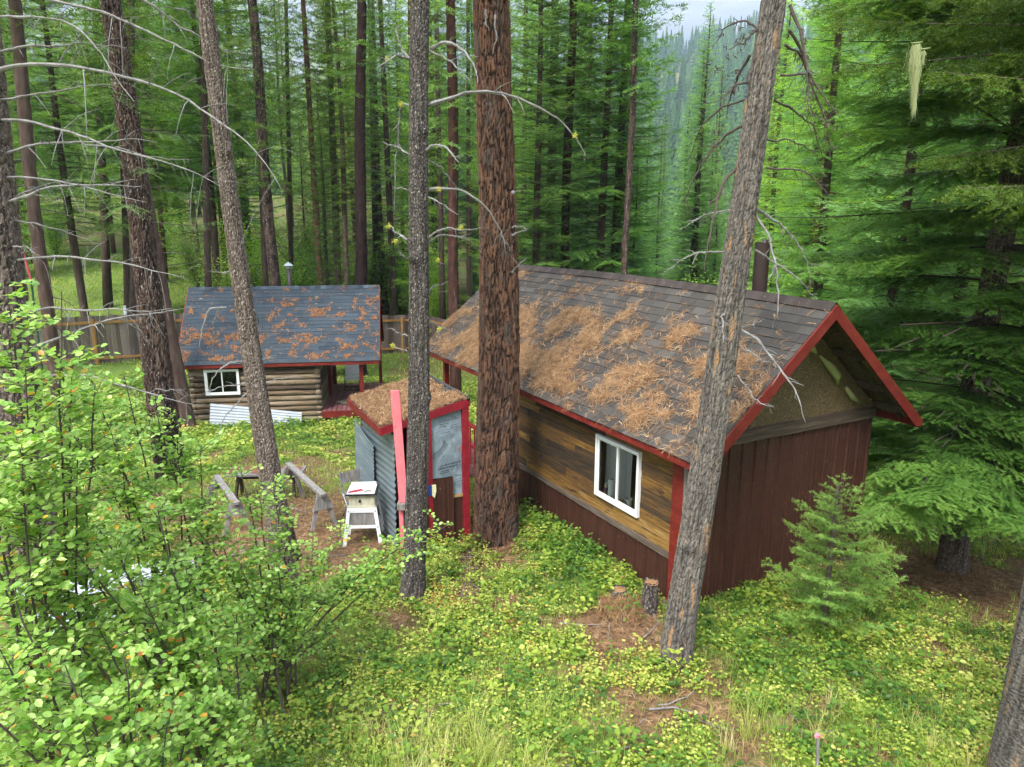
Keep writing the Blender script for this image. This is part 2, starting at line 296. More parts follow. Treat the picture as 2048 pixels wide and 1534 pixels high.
M['barkfar'] = mk('forest_bark', [(0, (.025, .017, .014)), (.5, (.075, .050, .040)), (1, (.15, .105, .08))], scale=(10, 10, 2.5), wn=1.3, rough=.95, spec=.1)
M['barkfarred'] = mk('reddish_forest_bark', [(0, (.03, .017, .012)), (.5, (.11, .055, .036)), (1, (.22, .115, .07))], scale=(10, 10, 2.5), wn=1.3, rough=.95, spec=.1)
G3 = lambda a, b, c: [(0, a), (.5, b), (1, c)]
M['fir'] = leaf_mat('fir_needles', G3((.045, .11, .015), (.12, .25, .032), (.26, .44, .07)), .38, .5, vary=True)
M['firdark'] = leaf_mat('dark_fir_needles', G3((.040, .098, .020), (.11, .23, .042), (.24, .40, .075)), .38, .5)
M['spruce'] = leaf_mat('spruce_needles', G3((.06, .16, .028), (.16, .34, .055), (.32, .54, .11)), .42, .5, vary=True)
M['larch'] = leaf_mat('larch_needles', G3((.13, .25, .03), (.27, .44, .06), (.42, .60, .12)), .48, .6, vary=True)
M['olive'] = leaf_mat('olive_needles', G3((.04, .075, .015), (.105, .17, .028), (.22, .30, .055)), .4, .6)
M['sapling'] = leaf_mat('sapling_needles', G3((.055, .13, .025), (.15, .28, .05), (.33, .50, .11)), .35, .5)
M['curtain'] = leaf_mat('white_curtain', G3((.60, .60, .62), (.74, .74, .76), (.84, .84, .85)), .5, .9)
M['bush'] = leaf_mat('bush_leaves', G3((.14, .28, .03), (.29, .48, .05), (.46, .64, .09)), .5, .5, vary=True)
M['shrubleaf'] = leaf_mat('shrub_leaves', [(0, (.07, .18, .025)), (.35, (.19, .35, .05)), (.60, (.34, .50, .11)), (.84, (.50, .62, .22)), (.90, (.72, .52, .06)), (1, (.50, .15, .03))], .42, .4, namt=.15, nscale=1.5, spec=.4)
M['cover'] = leaf_mat('cover_leaves', [(0, (.040, .105, .018)), (.3, (.12, .23, .030)), (.55, (.30, .38, .05)), (.80, (.52, .54, .14)), (.92, (.62, .48, .12)), (1, (.45, .20, .05))], .40, .45, nscale=1.6, namt=.7)
M['grass'] = leaf_mat('grass_blades', [(0, (.08, .18, .02)), (.4, (.20, .32, .04)), (.75, (.38, .42, .10)), (1, (.60, .52, .24))], .35, .6, nscale=.9, namt=.6)
def ground_mat():
    m = bpy.data.materials.new('forest_floor'); m.use_nodes = True; nt = m.node_tree; n = nt.nodes; L = nt.links
    b = n['Principled BSDF']; b.inputs['Roughness'].default_value = .95; b.inputs['Specular IOR Level'].default_value = .1
    tc = n.new('ShaderNodeTexCoord')
    def noise(s, d=6, rr=.65):
        q = n.new('ShaderNodeTexNoise'); q.inputs['Scale'].default_value = s; q.inputs['Detail'].default_value = d; q.inputs['Roughness'].default_value = rr; L.new(tc.outputs['Object'], q.inputs['Vector']); return q
    a = noise(14, 8, .75); litter = ramp_node(nt, [(.25, (.025, .016, .010)), (.42, (.075, .045, .026)), (.56, (.17, .105, .055)), (.68, (.28, .18, .10)), (.8, (.42, .33, .22))]); L.new(a.outputs[0], litter.inputs[0])
    g = noise(9, 8, .75); grn = ramp_node(nt, [(.25, (.035, .07, .012)), (.5, (.11, .17, .03)), (.75, (.24, .28, .07))]); L.new(g.outputs[0], grn.inputs[0])
    at_ = n.new('ShaderNodeAttribute'); at_.attribute_name = 'tone'
    p = noise(1.1, 6, .7); ad = n.new('ShaderNodeMath'); ad.operation = 'ADD'; L.new(p.outputs[0], ad.inputs[0]); L.new(at_.outputs['Fac'], ad.inputs[1])
    mr = n.new('ShaderNodeMapRange'); mr.inputs[1].default_value = .85; mr.inputs[2].default_value = 1.15; L.new(ad.outputs[0], mr.inputs[0])
    mx = n.new('ShaderNodeMixRGB'); L.new(mr.outputs[0], mx.inputs[0]); L.new(litter.outputs[0], mx.inputs[1]); L.new(grn.outputs[0], mx.inputs[2]); L.new(mx.outputs[0], b.inputs['Base Color'])
    bp = n.new('ShaderNodeBump'); bp.inputs['Strength'].default_value = .7; bp.inputs['Distance'].default_value = .04; L.new(a.outputs[0], bp.inputs['Height']); L.new(bp.outputs[0], b.inputs['Normal'])
    return m
M['ground'] = ground_mat()
def glass_mat():
    m = bpy.data.materials.new('window_glass'); m.use_nodes = True; nt = m.node_tree; n = nt.nodes; L = nt.links; n.remove(n['Principled BSDF'])
    t = n.new('ShaderNodeBsdfTransparent'); t.inputs[0].default_value = (.93, .96, .95, 1); g = n.new('ShaderNodeBsdfGlossy'); g.inputs['Roughness'].default_value = .02
    f = n.new('ShaderNodeFresnel'); f.inputs[0].default_value = 1.5; ad = n.new('ShaderNodeMath'); ad.operation = 'MULTIPLY_ADD'; ad.inputs[1].default_value = 1.0; ad.inputs[2].default_value = .0; L.new(f.outputs[0], ad.inputs[0])
    mx = n.new('ShaderNodeMixShader'); L.new(ad.outputs[0], mx.inputs[0]); L.new(t.outputs[0], mx.inputs[1]); L.new(g.outputs[0], mx.inputs[2]); L.new(mx.outputs[0], n['Material Output'].inputs[0]); return m
M['glass'] = glass_mat()

# ------------------------------------------------------------------ ground
def dens_green(x, y):      # how leafy the floor is, 0..1
    x = np.asarray(x, float); y = np.asarray(y, float)
    yard = np.exp(-(((x + 3.4) / 2.6) ** 2 + ((y - 11.2) / 2.2) ** 2)) * .95 + np.exp(-(((x + 4.) / 2.6) ** 2 + ((y - 15.8) / 3.6) ** 2)) * .45
    bare = np.exp(-(((x - 2.2) / 1.5) ** 2 + ((y - 6.3) / .75) ** 2)) * .3 + np.exp(-(((x - 1.25) / .5) ** 2 + ((y - 8.2) / .7) ** 2)) * .6
    firfloor = np.exp(-(((x - 6.6) / 1.9) ** 2 + ((y - 10.0) / 1.4) ** 2)) * .95
    return np.clip(.80 - yard * .72 - bare - firfloor + (fbm(x * 1.8, y * 1.8 + 5, 5) - .5) * 1.35, 0, 1)
def axis(lim, n, p=2.6):
    t = np.linspace(-1, 1, n); return np.sign(t) * (np.abs(t) * .22 + (1 - .22) * np.abs(t) ** p * 1.0) * lim
def build_ground():
    xs = np.unique(np.concatenate([np.arange(-16, 12, .14), np.arange(-40, 40, 1.), -40 - 1.09 ** np.arange(0, 75) * 1.5, 40 + 1.09 ** np.arange(0, 75) * 1.5]))
    ys = np.unique(np.concatenate([np.arange(3, 28, .14), np.arange(-6, 60, 1.), 60 + 1.07 ** np.arange(0, 95) * 1.5, -6 - 1.15 ** np.arange(0, 38) * 1.]))
    X, Y = np.meshgrid(xs, ys); Z = ground_z(X, Y); V = np.stack([X, Y, Z], -1).reshape(-1, 3)
    nx, ny = len(xs), len(ys); i = (np.arange(ny - 1)[:, None] * nx + np.arange(nx - 1)[None]).ravel()
    F = np.stack([i, i + 1, i + nx + 1, i + nx], -1)
    t = np.clip(dens_green(X, Y) * .75 + .05, 0, 1); t = np.where(Y > 22, .30 + .4 * fbm(X * .3, Y * .3), t); t = np.where((X < -5) & (Y > 22) & (Y < 56), .80 + .25 * (fbm(X * .5 + 9, Y * .5) - .5), t)
    b = MB(); b.add(V, F, t.ravel()); b.build('ground', M['ground'], smooth=True, kind='structure')
build_ground()
# ------------------------------------------------------------------ roof and wall builders
def shingle_slope(mb, E0, a, s, L, Sl, e=.14, tw=.31, seed=1, warp=None, th=.012, lo=.25, hi=.75):
    g = np.random.default_rng(seed); E0, a, s = [np.asarray(q, float) for q in (E0, a, s)]
    n = unit(np.cross(a, s)); n = n if n[2] > 0 else -n
    rows = int(math.ceil(Sl / e)); rt = g.random(rows)
    for k in range(rows):
        s0 = k * e - (.02 if k == 0 else 0); s1 = min((k + 1) * e + .015, Sl); off = -((k * .5 + g.random() * .25) % 1) * tw
        x = off
        while x < L:
            wj = tw * g.uniform(.92, 1.08); x0 = max(x, 0) + .0015; x1 = min(x + wj, L) - .0015; x += wj
            if x1 - x0 < .02: continue
            t = th * g.uniform(.8, 1.25); ds = g.uniform(-.004, .004); tone = np.clip(lo + (hi - lo) * g.random() + (rt[k] - .5) * .12, 0, 1)
            P = [E0 + a * x0 + s * (s0 + ds) + n * .001, E0 + a * x1 + s * (s0 + ds) + n * .001, E0 + a * x0 + s * (s0 + ds) + n * t, E0 + a * x1 + s * (s0 + ds) + n * t, E0 + a * x1 + s * s1 + n * .003, E0 + a * x0 + s * s1 + n * .003]
            if warp: P = [p + np.array([0, 0, warp((x0 if i in (0, 2, 5) else x1), (s1 if i > 3 else s0) / Sl)]) for i, p in enumerate(P)]
            mb.add(P, [[0, 1, 3, 2], [2, 3, 4, 5]] , tone)
            mb.add([P[0], P[2], P[5]], [[0, 1, 2]], tone); mb.add([P[1], P[3], P[4]], [[0, 2, 1]], tone)
def needles(mb, O, a, s, L, Sl, N, dens, ln=(.10, .19), seed=3, lift=.02, width=.0016, warp=None, tuft=4):
    g = np.random.default_rng(seed); O, a, s = [np.asarray(q, float) for q in (O, a, s)]
    n = unit(np.cross(a, s)); n = n if n[2] > 0 else -n
    u = g.random(N * 6) * L; v = g.random(N * 6) * Sl; d = dens(u, v); k = g.random(len(u)) < d; u, v, d = u[k][:N], v[k][:N], d[k][:N]
    m = len(u); u = np.repeat(u, tuft); v = np.repeat(v, tuft); d = np.repeat(d, tuft)
    th0 = np.repeat(g.random(m) * 6.283, tuft); th = th0 + g.normal(0, .6, m * tuft); l = g.uniform(*ln, m * tuft)
    u = u + g.normal(0, .008, len(u)); v = v + g.normal(0, .008, len(v))
    u1 = u + np.cos(th) * l * .5; v1 = v + np.sin(th) * l * .5; th2 = th + g.normal(0, .35, len(th)); u2 = u1 + np.cos(th2) * l * .5; v2 = v1 + np.sin(th2) * l * .5
    h0 = .012 + g.random(len(u)) * lift * d * 1.2; h1 = h0 + g.random(len(u)) * lift; h2 = .012 + g.random(len(u)) * lift * d * 1.6
    def pt(u, v, h):
        p = O + u[:, None] * a + v[:, None] * s + h[:, None] * n
        if warp is not None: p[:, 2] += warp(u, v / Sl)
        return p
    k = (u2 > -.05) & (u2 < L + .05) & (v2 > -.14) & (v2 < Sl) & (u1 > 0) & (u1 < L)
    A, B, C = pt(u, v, h0)[k], pt(u1, v1, h1)[k], pt(u2, v2, h2)[k]
    W = unit(np.cross(C - A, n)) * width; t = np.repeat(g.random(m), tuft)[k] * .7 + g.random(k.sum()) * .3
    V = np.stack([A - W, A + W, B + W, B - W, C], 1).reshape(-1, 3); i = np.arange(len(A))[:, None] * 5
    mb.add(V, i + np.array([[0, 1, 2, 3]]), np.repeat(t, 5)); nn = len(V)
    mb.f.append(i + np.array([[3, 2, 4]]) + mb.n - nn)
def ribbed(mb, O, a, n, L, z0, z1, pitch=.23, depth=.02, minor=2, seed=0):
    O, a, n = [np.asarray(q, float) for q in (O, a, n)]; g = np.random.default_rng(seed)
    pr = []; x = 0
    while x < L:
        pr += [(x, 0), (x + .010, depth * 1.5), (x + .034, depth * 1.5), (x + .044, 0)]
        for m in range(minor):
            c = x + .044 + (pitch - .044) * (m + 1) / (minor + 1); pr += [(c - .014, 0), (c - .006, depth * .25), (c + .006, depth * .25), (c + .014, 0)]
        x += pitch
    pr = [(q, d) for q, d in pr if q <= L] + [(L, 0)]
    k = len(pr); lo = [O + a * q + n * d + np.array([0, 0, z0]) for q, d in pr]; hi = [p + np.array([0, 0, z1 - z0]) for p in lo]
    V = np.array(lo + hi); mb.add(V, [[i, i + 1, i + 1 + k, i + k] for i in range(k - 1)], .5)
def frame_window(parent, name, w_, h_, T, depth=.05, thick=.045, sash=True, mats=('white', 'glass')):
    """sliding window drawn in a local plane: T(u, v, d) -> point (u along, v up, d outwards)"""
    m = MB()
    def bxx(u0, u1, v0, v1, d0, d1, mb=m):
        o = T(u0, v0, d0); mb.box(o, T(u1, v0, d0) - o, T(u0, v1, d0) - o, T(u0, v0, d1) - o)
    t = thick
    bxx(0, w_, 0, t, -.03, depth); bxx(0, w_, h_ - t, h_, -.03, depth); bxx(0, t, t, h_ - t, -.03, depth - .002); bxx(w_ - t, w_, t, h_ - t, -.03, depth - .002)
    win = m.build(name, M[mats[0]], parent)
    s_ = MB(); q = .028
    for (a0, a1, d) in ((t + .002, w_ * .5 + q / 2, .012), (w_ * .5 - q / 2, w_ - t - .002, -.008)):
        bxx(a0, a1, t + .002, t + q, d, d + .018, s_); bxx(a0, a1, h_ - t - q, h_ - t - .002, d, d + .018, s_)
        bxx(a0, a0 + q, t + q, h_ - t - q, d + .001, d + .017, s_); bxx(a1 - q, a1, t + q, h_ - t - q, d + .001, d + .017, s_)
    s_.build('sash', M[mats[0]], win)
    g = MB(); bxx(t, w_, 0, 0, 0, 0) if False else None
    for (a0, a1, d) in ((t + q, w_ * .5 - q / 2, .02), (w_ * .5 + q / 2, w_ - t - q, .0)):
        g.add([T(a0, t + q, d), T(a1, t + q, d), T(a1, h_ - t - q, d), T(a0, h_ - t - q, d)], [[0, 1, 2, 3]])
    g.build('pane', M[mats[1]], win)
    return win

# ------------------------------------------------------------------ the large cabin
CA = np.array([2.174, 8.588, 0.0]); CR = R(28.34)
def cab(x, y, z):      # cabin local -> world
    return CA + np.array([x * math.cos(CR) - y * math.sin(CR), x * math.sin(CR) + y * math.cos(CR), z])
def big_cabin():
    root = empty('cabin', CA, CR, 'large cabin with grey shingle roof, salvaged board wall and brown metal siding', 'cabin')
    W, LW = 3.5, 5.35; ex0, ex1, y0, y1 = -.31, 3.77, -.58, 8.13; rx, rz_, ez = 1.73, 3.935, 2.19
    ws = lambda x, v: (.045 * np.sin(np.clip((x - .2) / 7.5, 0, 1) * np.pi) + .004 * np.sin(x * 1.7)) * (.3 + .7 * v)
    # side wall of salvaged boards (x = 0 plane, outward is -x)
    g = np.random.default_rng(4); wy0, wy1, wz0, wz1 = .85, 1.87, .95, 1.885
    mb = MB(); zs = [.70]
    for tgt, n in ((wz0, 2), (wz1, 8), (2.43, 5)):
        a = zs[-1]; cuts = np.cumsum(g.uniform(.75, 1.3, n)); zs += list(a + (tgt - a) * cuts / cuts[-1])
    for k in range(len(zs) - 1):
        za, zb = zs[k] + .001, zs[k + 1] - .001; spans = [(.0, LW)]
        if za >= wz0 - .01 and zb <= wz1 + .01: spans = [(0., wy0), (wy1, LW)]
        darkrow = g.random() < .3
        for (a, b) in spans:
            y = a
            while y < b - .01:
                l = g.uniform(.5, 2.4); e = min(y + l, b); e = b if b - e < .12 else e
                t = g.random()
                if darkrow: t *= .35
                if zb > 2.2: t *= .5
                th = g.uniform(.016, .027); mb.bx(-th, .001, y + .001, e - .001, za, zb, t); y = e
    mb.build('board_wall', M['boards'], root)
    m = MB(); m.bx(-.040, -.004, .0, LW, .615, .698, .3); m.bx(-.034, -.002, 0, LW, .5, .613, .7) if False else None
    m.build('trim_board', M['beamL'], root)
    m = MB(); ribbed(m, (-.004, 0, 0), (0, 1, 0), (-1, 0, 0), LW, -.42, .614, .23, .016); m.build('metal_siding', M['siding'], root)
    m = MB(); m.bx(.03, W, -.034, -.024, -.10, -.035, .8); m.build('foot_trim', M['beamL'], root)
    # end wall: ribbed siding, beam, strand board gable
    m = MB(); ribbed(m, (0, -.004, 0), (1, 0, 0), (0, -1, 0), W, -.5, 2.13, .23, .018); m.build('metal_siding', M['siding'], root)
    m = MB(); m.bx(-.0, W + .02, -.055, -.0, 2.132, 2.29, .5); m.build('gable_beam', M['beam'], root)
    zr = lambda x: rz_ - abs(x - rx) * (rz_ - ez) / (rx - ex0) - .10
    m = MB()
    for (a, b, t) in ((.05, .42, .35), (.425, 1.02, .5), (1.025, W - .0, .6)):
        pts = [(a, 0, 2.292), (b, 0, 2.292)] + ([(b, 0, max(zr(b), 2.3))]) + ([(rx, 0, zr(rx))] if a < rx < b else []) + [(a, 0, max(zr(a), 2.3))]
        m.prism([(p[0], -.012, p[2]) for p in pts], (0, .012, 0), t)
    m.build('gable_panel', M['osb'], root)
    m = MB(); m.bx(1.0, 1.03, -.02, -.0125, 2.29, 3.2); m.bx(.04, W, -.03, -.013, 2.291, 2.305); m.build('gable_flashing', M['beam'], root)
    # remaining shell (rear wall, far wall) and floor
    m = MB(); m.bx(W - .1, W, .02, LW, -.5, .8, .4); m.bx(W - .1, W, .02, LW, 1.95, 2.4, .4); m.bx(W - .1, W, .02, .4, .8, 1.95, .4); m.bx(W - .1, W, 3.2, LW, .8, 1.95, .4); m.bx(.0, W, LW, LW + .08, -.5, 2.42, .4); m.bx(.02, .1, .02, wy0 - .02, -.4, 2.42); m.bx(.02, .1, wy1 + .02, LW, -.4, 2.42)  # rear wall pieced around an unseen opening, added to backlight the curtains
    m.bx(.02, .1, wy0 - .02, wy1 + .02, -.4, wz0 - .03); m.bx(.02, .1, wy0 - .02, wy1 + .02, wz1 + .02, 2.42); m.bx(.1, W - .1, .02, .1, -.4, 2.42); m.bx(.1, W - .1, .1, LW, -.1, 0.); m.bx(.1, W - .1, .1, LW, 2.42, 2.46)
    m.build('inner_wall', M['inner'], root)
    m = MB(); m.bx(-.05, -.002, -.02, .19, -.4, 2.2); m.build('corner_post', M['red'], root)
    m = MB(); m.bx(-.052, -.02, -.055, -.022, -.4, 2.14); m.build('corner_flashing', M['greywood'], root)
    # roof
    sl = math.hypot(rx - ex0, rz_ - ez); L = y1 - y0
    sv = np.array([rx - ex0, 0, rz_ - ez]) / sl; sv2 = np.array([-(ex1 - rx), 0, rz_ - ez]); sl2 = np.linalg.norm(sv2); sv2 = sv2 / sl2
    mb = MB(); shingle_slope(mb, (ex0, y1, ez), (0, -1, 0), sv, L, sl, .142, .31, 5, warp=lambda x, v: float(ws(L - x, v)))
    roof = mb.build('roof', M['shingle'], root)
    mb = MB(); shingle_slope(mb, (ex1, y0, ez), (0, 1, 0), sv2, L, sl2, .142, .31, 6, warp=lambda x, v: float(ws(x, v)))
    mb.build('rear_shingles', M['shingle'], roof)
    m = MB()
    for sgn, e0, s_, l_ in ((1, ex0, sv, sl), (-1, ex1, sv2, sl2)):   # sheathing slabs
        n = unit(np.cross(s_, (0, 1, 0))); n = n if n[2] > 0 else -n
        for j in range(16):
            ya, yb = y0 + L * j / 16, y0 + L * (j + 1) / 16; pa, pb = float(ws(ya - y0, .0)), float(ws(yb - y0, .0)); qa, qb = float(ws(ya - y0, 1)), float(ws(yb - y0, 1))
            P = np.array([(e0, ya, ez + pa), (e0, yb, ez + pb), (rx, yb, rz_ + qb), (rx, ya, rz_ + qa)]); Q = P - n * .02
            m.add(np.vstack([P - n * .002, Q]), [[0, 1, 2, 3], [7, 6, 5, 4], [0, 4, 5, 1], [3, 2, 6, 7]], .4)
    m.build('sheathing', M['osb'], roof)
    m = MB(); k = int(L / .14)
    for j in range(k):
        ya = y0 + L * j / k; yb = ya + L / k + .02; wa, wb = float(ws(ya - y0, 1)), float(ws(min(yb, y1) - y0, 1)); t = .2 + .6 * g.random(); yb = min(yb, y1)
        for s_ in (sv, sv2):
            n = unit(np.cross(s_, (0, 1, 0))); n = n if n[2] > 0 else -n; top = np.array([rx, 0, rz_ + .018])
            a0 = top + (0, ya, wa) + n * .006; a1 = top + (0, yb, wb) + n * .014; b0 = a0 - s_ * .15; b1 = a1 - s_ * .15
            m.add([a0, a1, b1, b0, a1 - n * .012, b1 - n * .012, b0 - n * .01], [[0, 1, 2, 3], [1, 4, 5, 2], [3, 2, 5, 6]], t)
    m.build('ridge_cap', M['ridgecap'], roof)
    for nm, yy, th in (('bargeboard', y0, -.024), ('bargeboard', y1, .024)):
        for e0, s_, l_ in ((ex0, sv, sl), (ex1, sv2, sl2)):
            n = unit(np.cross(s_, (0, 1, 0))); n = n if n[2] > 0 else -n; m = MB(); w0 = ws(yy - y0, .5) if False else 0
            P0 = np.array([e0, yy, ez]) - s_ * .02; P1 = np.array([rx, yy, rz_ + (.0)])
            m.prism([P0 - n * .004, P1 - n * .004, (rx, yy, rz_ - .185), P0 - n * .145 + s_ * .10, P0 - n * .10], (0, th, 0)); m.build(nm, M['red'], roof)
    for e0, s_, sg in ((ex0, sv, -1), (ex1, sv2, 1)):
        m = MB()
        for j in range(12):
            ya, yb = y0 + L * j / 12, y0 + L * (j + 1) / 12; pa, pb = float(ws(ya - y0, 0)), float(ws(yb - y0, 0))
            P = [(e0 - sg * .002, ya, ez + pa - .014), (e0 - sg * .002, yb, ez + pb - .014), (e0 - sg * .002, yb, ez + pb - .11), (e0 - sg * .002, ya, ez + pa - .11)]
            m.prism(P, (-sg * .022, 0, 0))
        m.build('eave_board', M['red'], roof)
    m = MB()
    for x in (.35, .95, 2.5, 3.1, 3.5):      # lookouts below the gable overhang
        z = zr(x) + .06; m.bx(x - .02, x + .02, y0 + .03, -.0, z - .09, z)
    for yy in np.arange(.4, 8, .6):
        m.bar((ex0 + .03, yy, ez + .0), (rx, yy, rz_ - .085), .04, .09); m.bar((ex1 - .03, yy, ez + .0), (rx, yy, rz_ - .085), .04, .09)
    m.bar((ex0 + .04, -.30, ez - .0), (rx, -.30, rz_ - .09), .04, .09); m.bar((ex1 - .04, -.3, ez - .0), (rx, -.3, rz_ - .09), .04, .09)
    m.build('rafters', M['beam'], roof)
    m = MB()
    P = [(1.62, -.04, 3.58), (1.8, -.05, 3.46), (2.02, -.06, 3.27), (2.12, -.05, 3.2)]; m.tube(P, [.012, .035, .05, .01], 7)
    P = [(2.2, -.04, 3.16), (2.4, -.06, 3.0), (2.55, -.07, 2.86), (2.62, -.04, 2.72)]; m.tube(P, [.015, .055, .06, .02], 7)
    P = [(2.8, -.04, 2.66), (2.95, -.05, 2.5), (3.1, -.04, 2.42)]; m.tube(P, [.03, .045, .02], 7)
    m.build('foam_strip', M['foam'], root, smooth=True)
    # window
    T = lambda u, v, d: np.array([-.024 - d, wy1 - u, wz0 + v])
    win = frame_window(root, 'window', wy1 - wy0, wz1 - wz0, T)
    m = MB(); gx, gy = np.meshgrid(np.linspace(0, .42, 40), np.linspace(0, 1, 6))
    for (ya, yb) in ((wy0 - .02, wy0 + .30), (wy0 + .38, wy1 - .02)):
        yy = ya + (yb - ya) * gx / .42; xx = .12 + .015 * np.sin(gx * 75) * (1 - .3 * gy); zz = wz0 - .05 + gy * .95
        yy = yy + (1 - gy) * (-.03 if ya < wy0 else .02)
        V = np.stack([xx, yy, zz], -1).reshape(-1, 3); i = (np.arange(5)[:, None] * 40 + np.arange(39)[None]).ravel(); m.add(V, np.stack([i, i + 1, i + 41, i + 40], -1))
    m.build('curtain', M['curtain'], root, smooth=True)
    m = MB(); m.bx(.0, .32, wy0 - .01, wy1 + .01, wz0 - .028, wz0 + .03, .6); m.bx(.14, .17, wy1 + .01, wy1 + .22, wz0 + .03, wz1 + .1, .9); m.build('window_sill', M['inner'], root)
    # stove pipe through the far slope
    m = MB(); px_, py_ = 2.15, 1.05; m.tube([(px_, py_, 3.3), (px_, py_, 4.62)], .105, 20, cap=False); m.tube([(px_, py_, 3.3), (px_, py_, 4.60)], .09, 20, cap=False); m.tube([(px_ + .02, py_ - .02, 4.3), (px_ + .02, py_ - .02, 4.66)], .04, 8)
    m.build('chimney', M['pipe'], root, smooth=True)
    # porch at the far end
    for (px_, py_) in ((.0, 7.55), (3.4, 7.55), (.0, 5.6)):
        m = MB(); m.bx(px_ - .05, px_ + .05, py_ - .05, py_ + .05, -.9, 2.2); m.build('porch_post', M['red'], root)
    m = MB(); m.bx(-.04, .04, 5.4, 7.7, 2.06, 2.19); m.build('porch_beam', M['red'], root)
    m = MB()
    for j in range(16): m.bx(.0, 3.4, 5.44 + j * .142, 5.44 + j * .142 + .134, -.02, .02, g.random())
    m.bx(-.03, .0, 5.44, 7.7, -.2, .018, .4); m.build('porch_floor', M['deck'], root)
    m = MB(); m.bx(-.03, .01, 5.45, 7.5, .82, .9); m.bx(-.03, .01, 5.45, 7.5, .4, .46)
    for j in range(9): m.bx(-.02, .0, 5.7 + j * .21, 5.74 + j * .21, .02, .82)
    m.build('porch_rail', M['shedred'], root)
    # needles lying on the slope facing us
    def dn(u, v):
        s_ = v / sl; x = (L - u)     # x = distance from the near gable
        b = fbm(x * 2.1 + 3, v * 2.6 + x * .35, 5)
        low = S((1.02 - s_) / .55) * S((s_ + .02) / .14) if False else S((.80 - s_) / .35)
        band = .20 + .44 * low - .25 * S((.12 - s_) / .12) - .3 * S((.9 - x) / .8) + .10 * S((x - 3) / 3)
        return np.clip((b - (.66 - band * .42)) * 4., 0, 1) ** 1.2 * np.clip(low + .4, 0, 1) * np.clip((fbm(x * 9, v * 9 + 9, 3) - .32) * 4.5, .05, 1.3) + .012 + .03 * low
    mb = MB(); wv = lambda u, v: ws(L - u, v)
    needles(mb, (ex0, y1, ez), (0, -1, 0), sv, L, sl, 12500, dn, (.08, .19), 8, .026, .0026, warp=wv, tuft=3)
    o = mb.build('pine_needles', M['needle_dead'], None, label='dry brown pine needles drifted over the grey roof of the large cabin', cat='pine needles', kind='stuff')
    o.location = CA; o.rotation_euler = (0, 0, CR)
    # things on the sill behind the window
    def onsill(name, x, y, z, label, cat):
        p = cab(x, y, z); return empty(name, p, CR, label, cat)
    t = onsill('paper_towel_roll', .045, wy1 - .28, wz0 + .0305, 'white paper towel roll standing on the sill behind the cabin window', 'paper towels')
    m = MB(); m.tube([(0, 0, 0), (0, 0, .27)], .056, 24, cap=False); a = np.linspace(0, 2 * np.pi, 24, endpoint=False)
    V = np.vstack([np.stack([np.cos(a) * .056, np.sin(a) * .056, np.full(24, .27)], -1), np.stack([np.cos(a) * .022, np.sin(a) * .022, np.full(24, .268)], -1)]); m.add(V, [[i, (i + 1) % 24, (i + 1) % 24 + 24, i + 24] for i in range(24)]); m.build('sheet_roll', M['paper'], t, smooth=False)
    m = MB(); m.tube([(0, 0, .12), (0, 0, .271)], .021, 14, cap=False); m.build('core_tube', M['greywood'], t)
    t = onsill('foam_cup', .05, wy0 + .33, wz0 + .0305, 'white foam cup on the window sill to the right of the paper towels', 'cup')
    m = MB(); m.tube([(0, 0, 0), (0, 0, .11)], [.030, .044], 20, cap=False); m.cyl((0, 0, 0), (0, 0, .004), .03, 20); m.build('cup_wall', M['paper'], t, smooth=True); m = MB(); m.tube([(0, 0, .106), (0, 0, .113)], .046, 20, cap=False); m.build('rim', M['paper'], t)
    t = onsill('bottle', .05, wy1 - .13, wz0 + .0305, 'small yellow bottle with purple label at the left end of the window sill', 'bottle')
    m = MB(); m.tube([(0, 0, 0), (0, 0, .13), (0, 0, .15), (0, 0, .165)], [.028, .028, .014, .012], 14); m.build('bottle_body', M['yellow'], t, smooth=True); m = MB(); m.tube([(0, 0, .04), (0, 0, .1)], .0286, 14, cap=False); m.build('paper_label', M['purple'], t); m = MB(); m.cyl((0, 0, .165), (0, 0, .185), .014, 12); m.build('cap', M['white'], t)
    t = onsill('hand_tool', .045, wy0 + .17, wz0 + .045, 'teal handled tool lying at the right end of the window sill', 'tool')
    m = MB(); m.tube([(0, -.09, 0), (0, -.04, .004), (0, .03, .006), (0, .06, .0)], [.012, .017, .015, .01], 8); m.build('handle', M['teal'], t, smooth=True); m = MB(); m.tube([(0, .06, 0), (0, .11, .0)], [.006, .004], 6); m.build('tip', M['galv'], t)
M['foam'] = plain('yellow_insulation', (.25, .26, .10), .9, sc_=12)
M['purple'] = plain('purple_label', (.22, .09, .2), .7)
big_cabin()

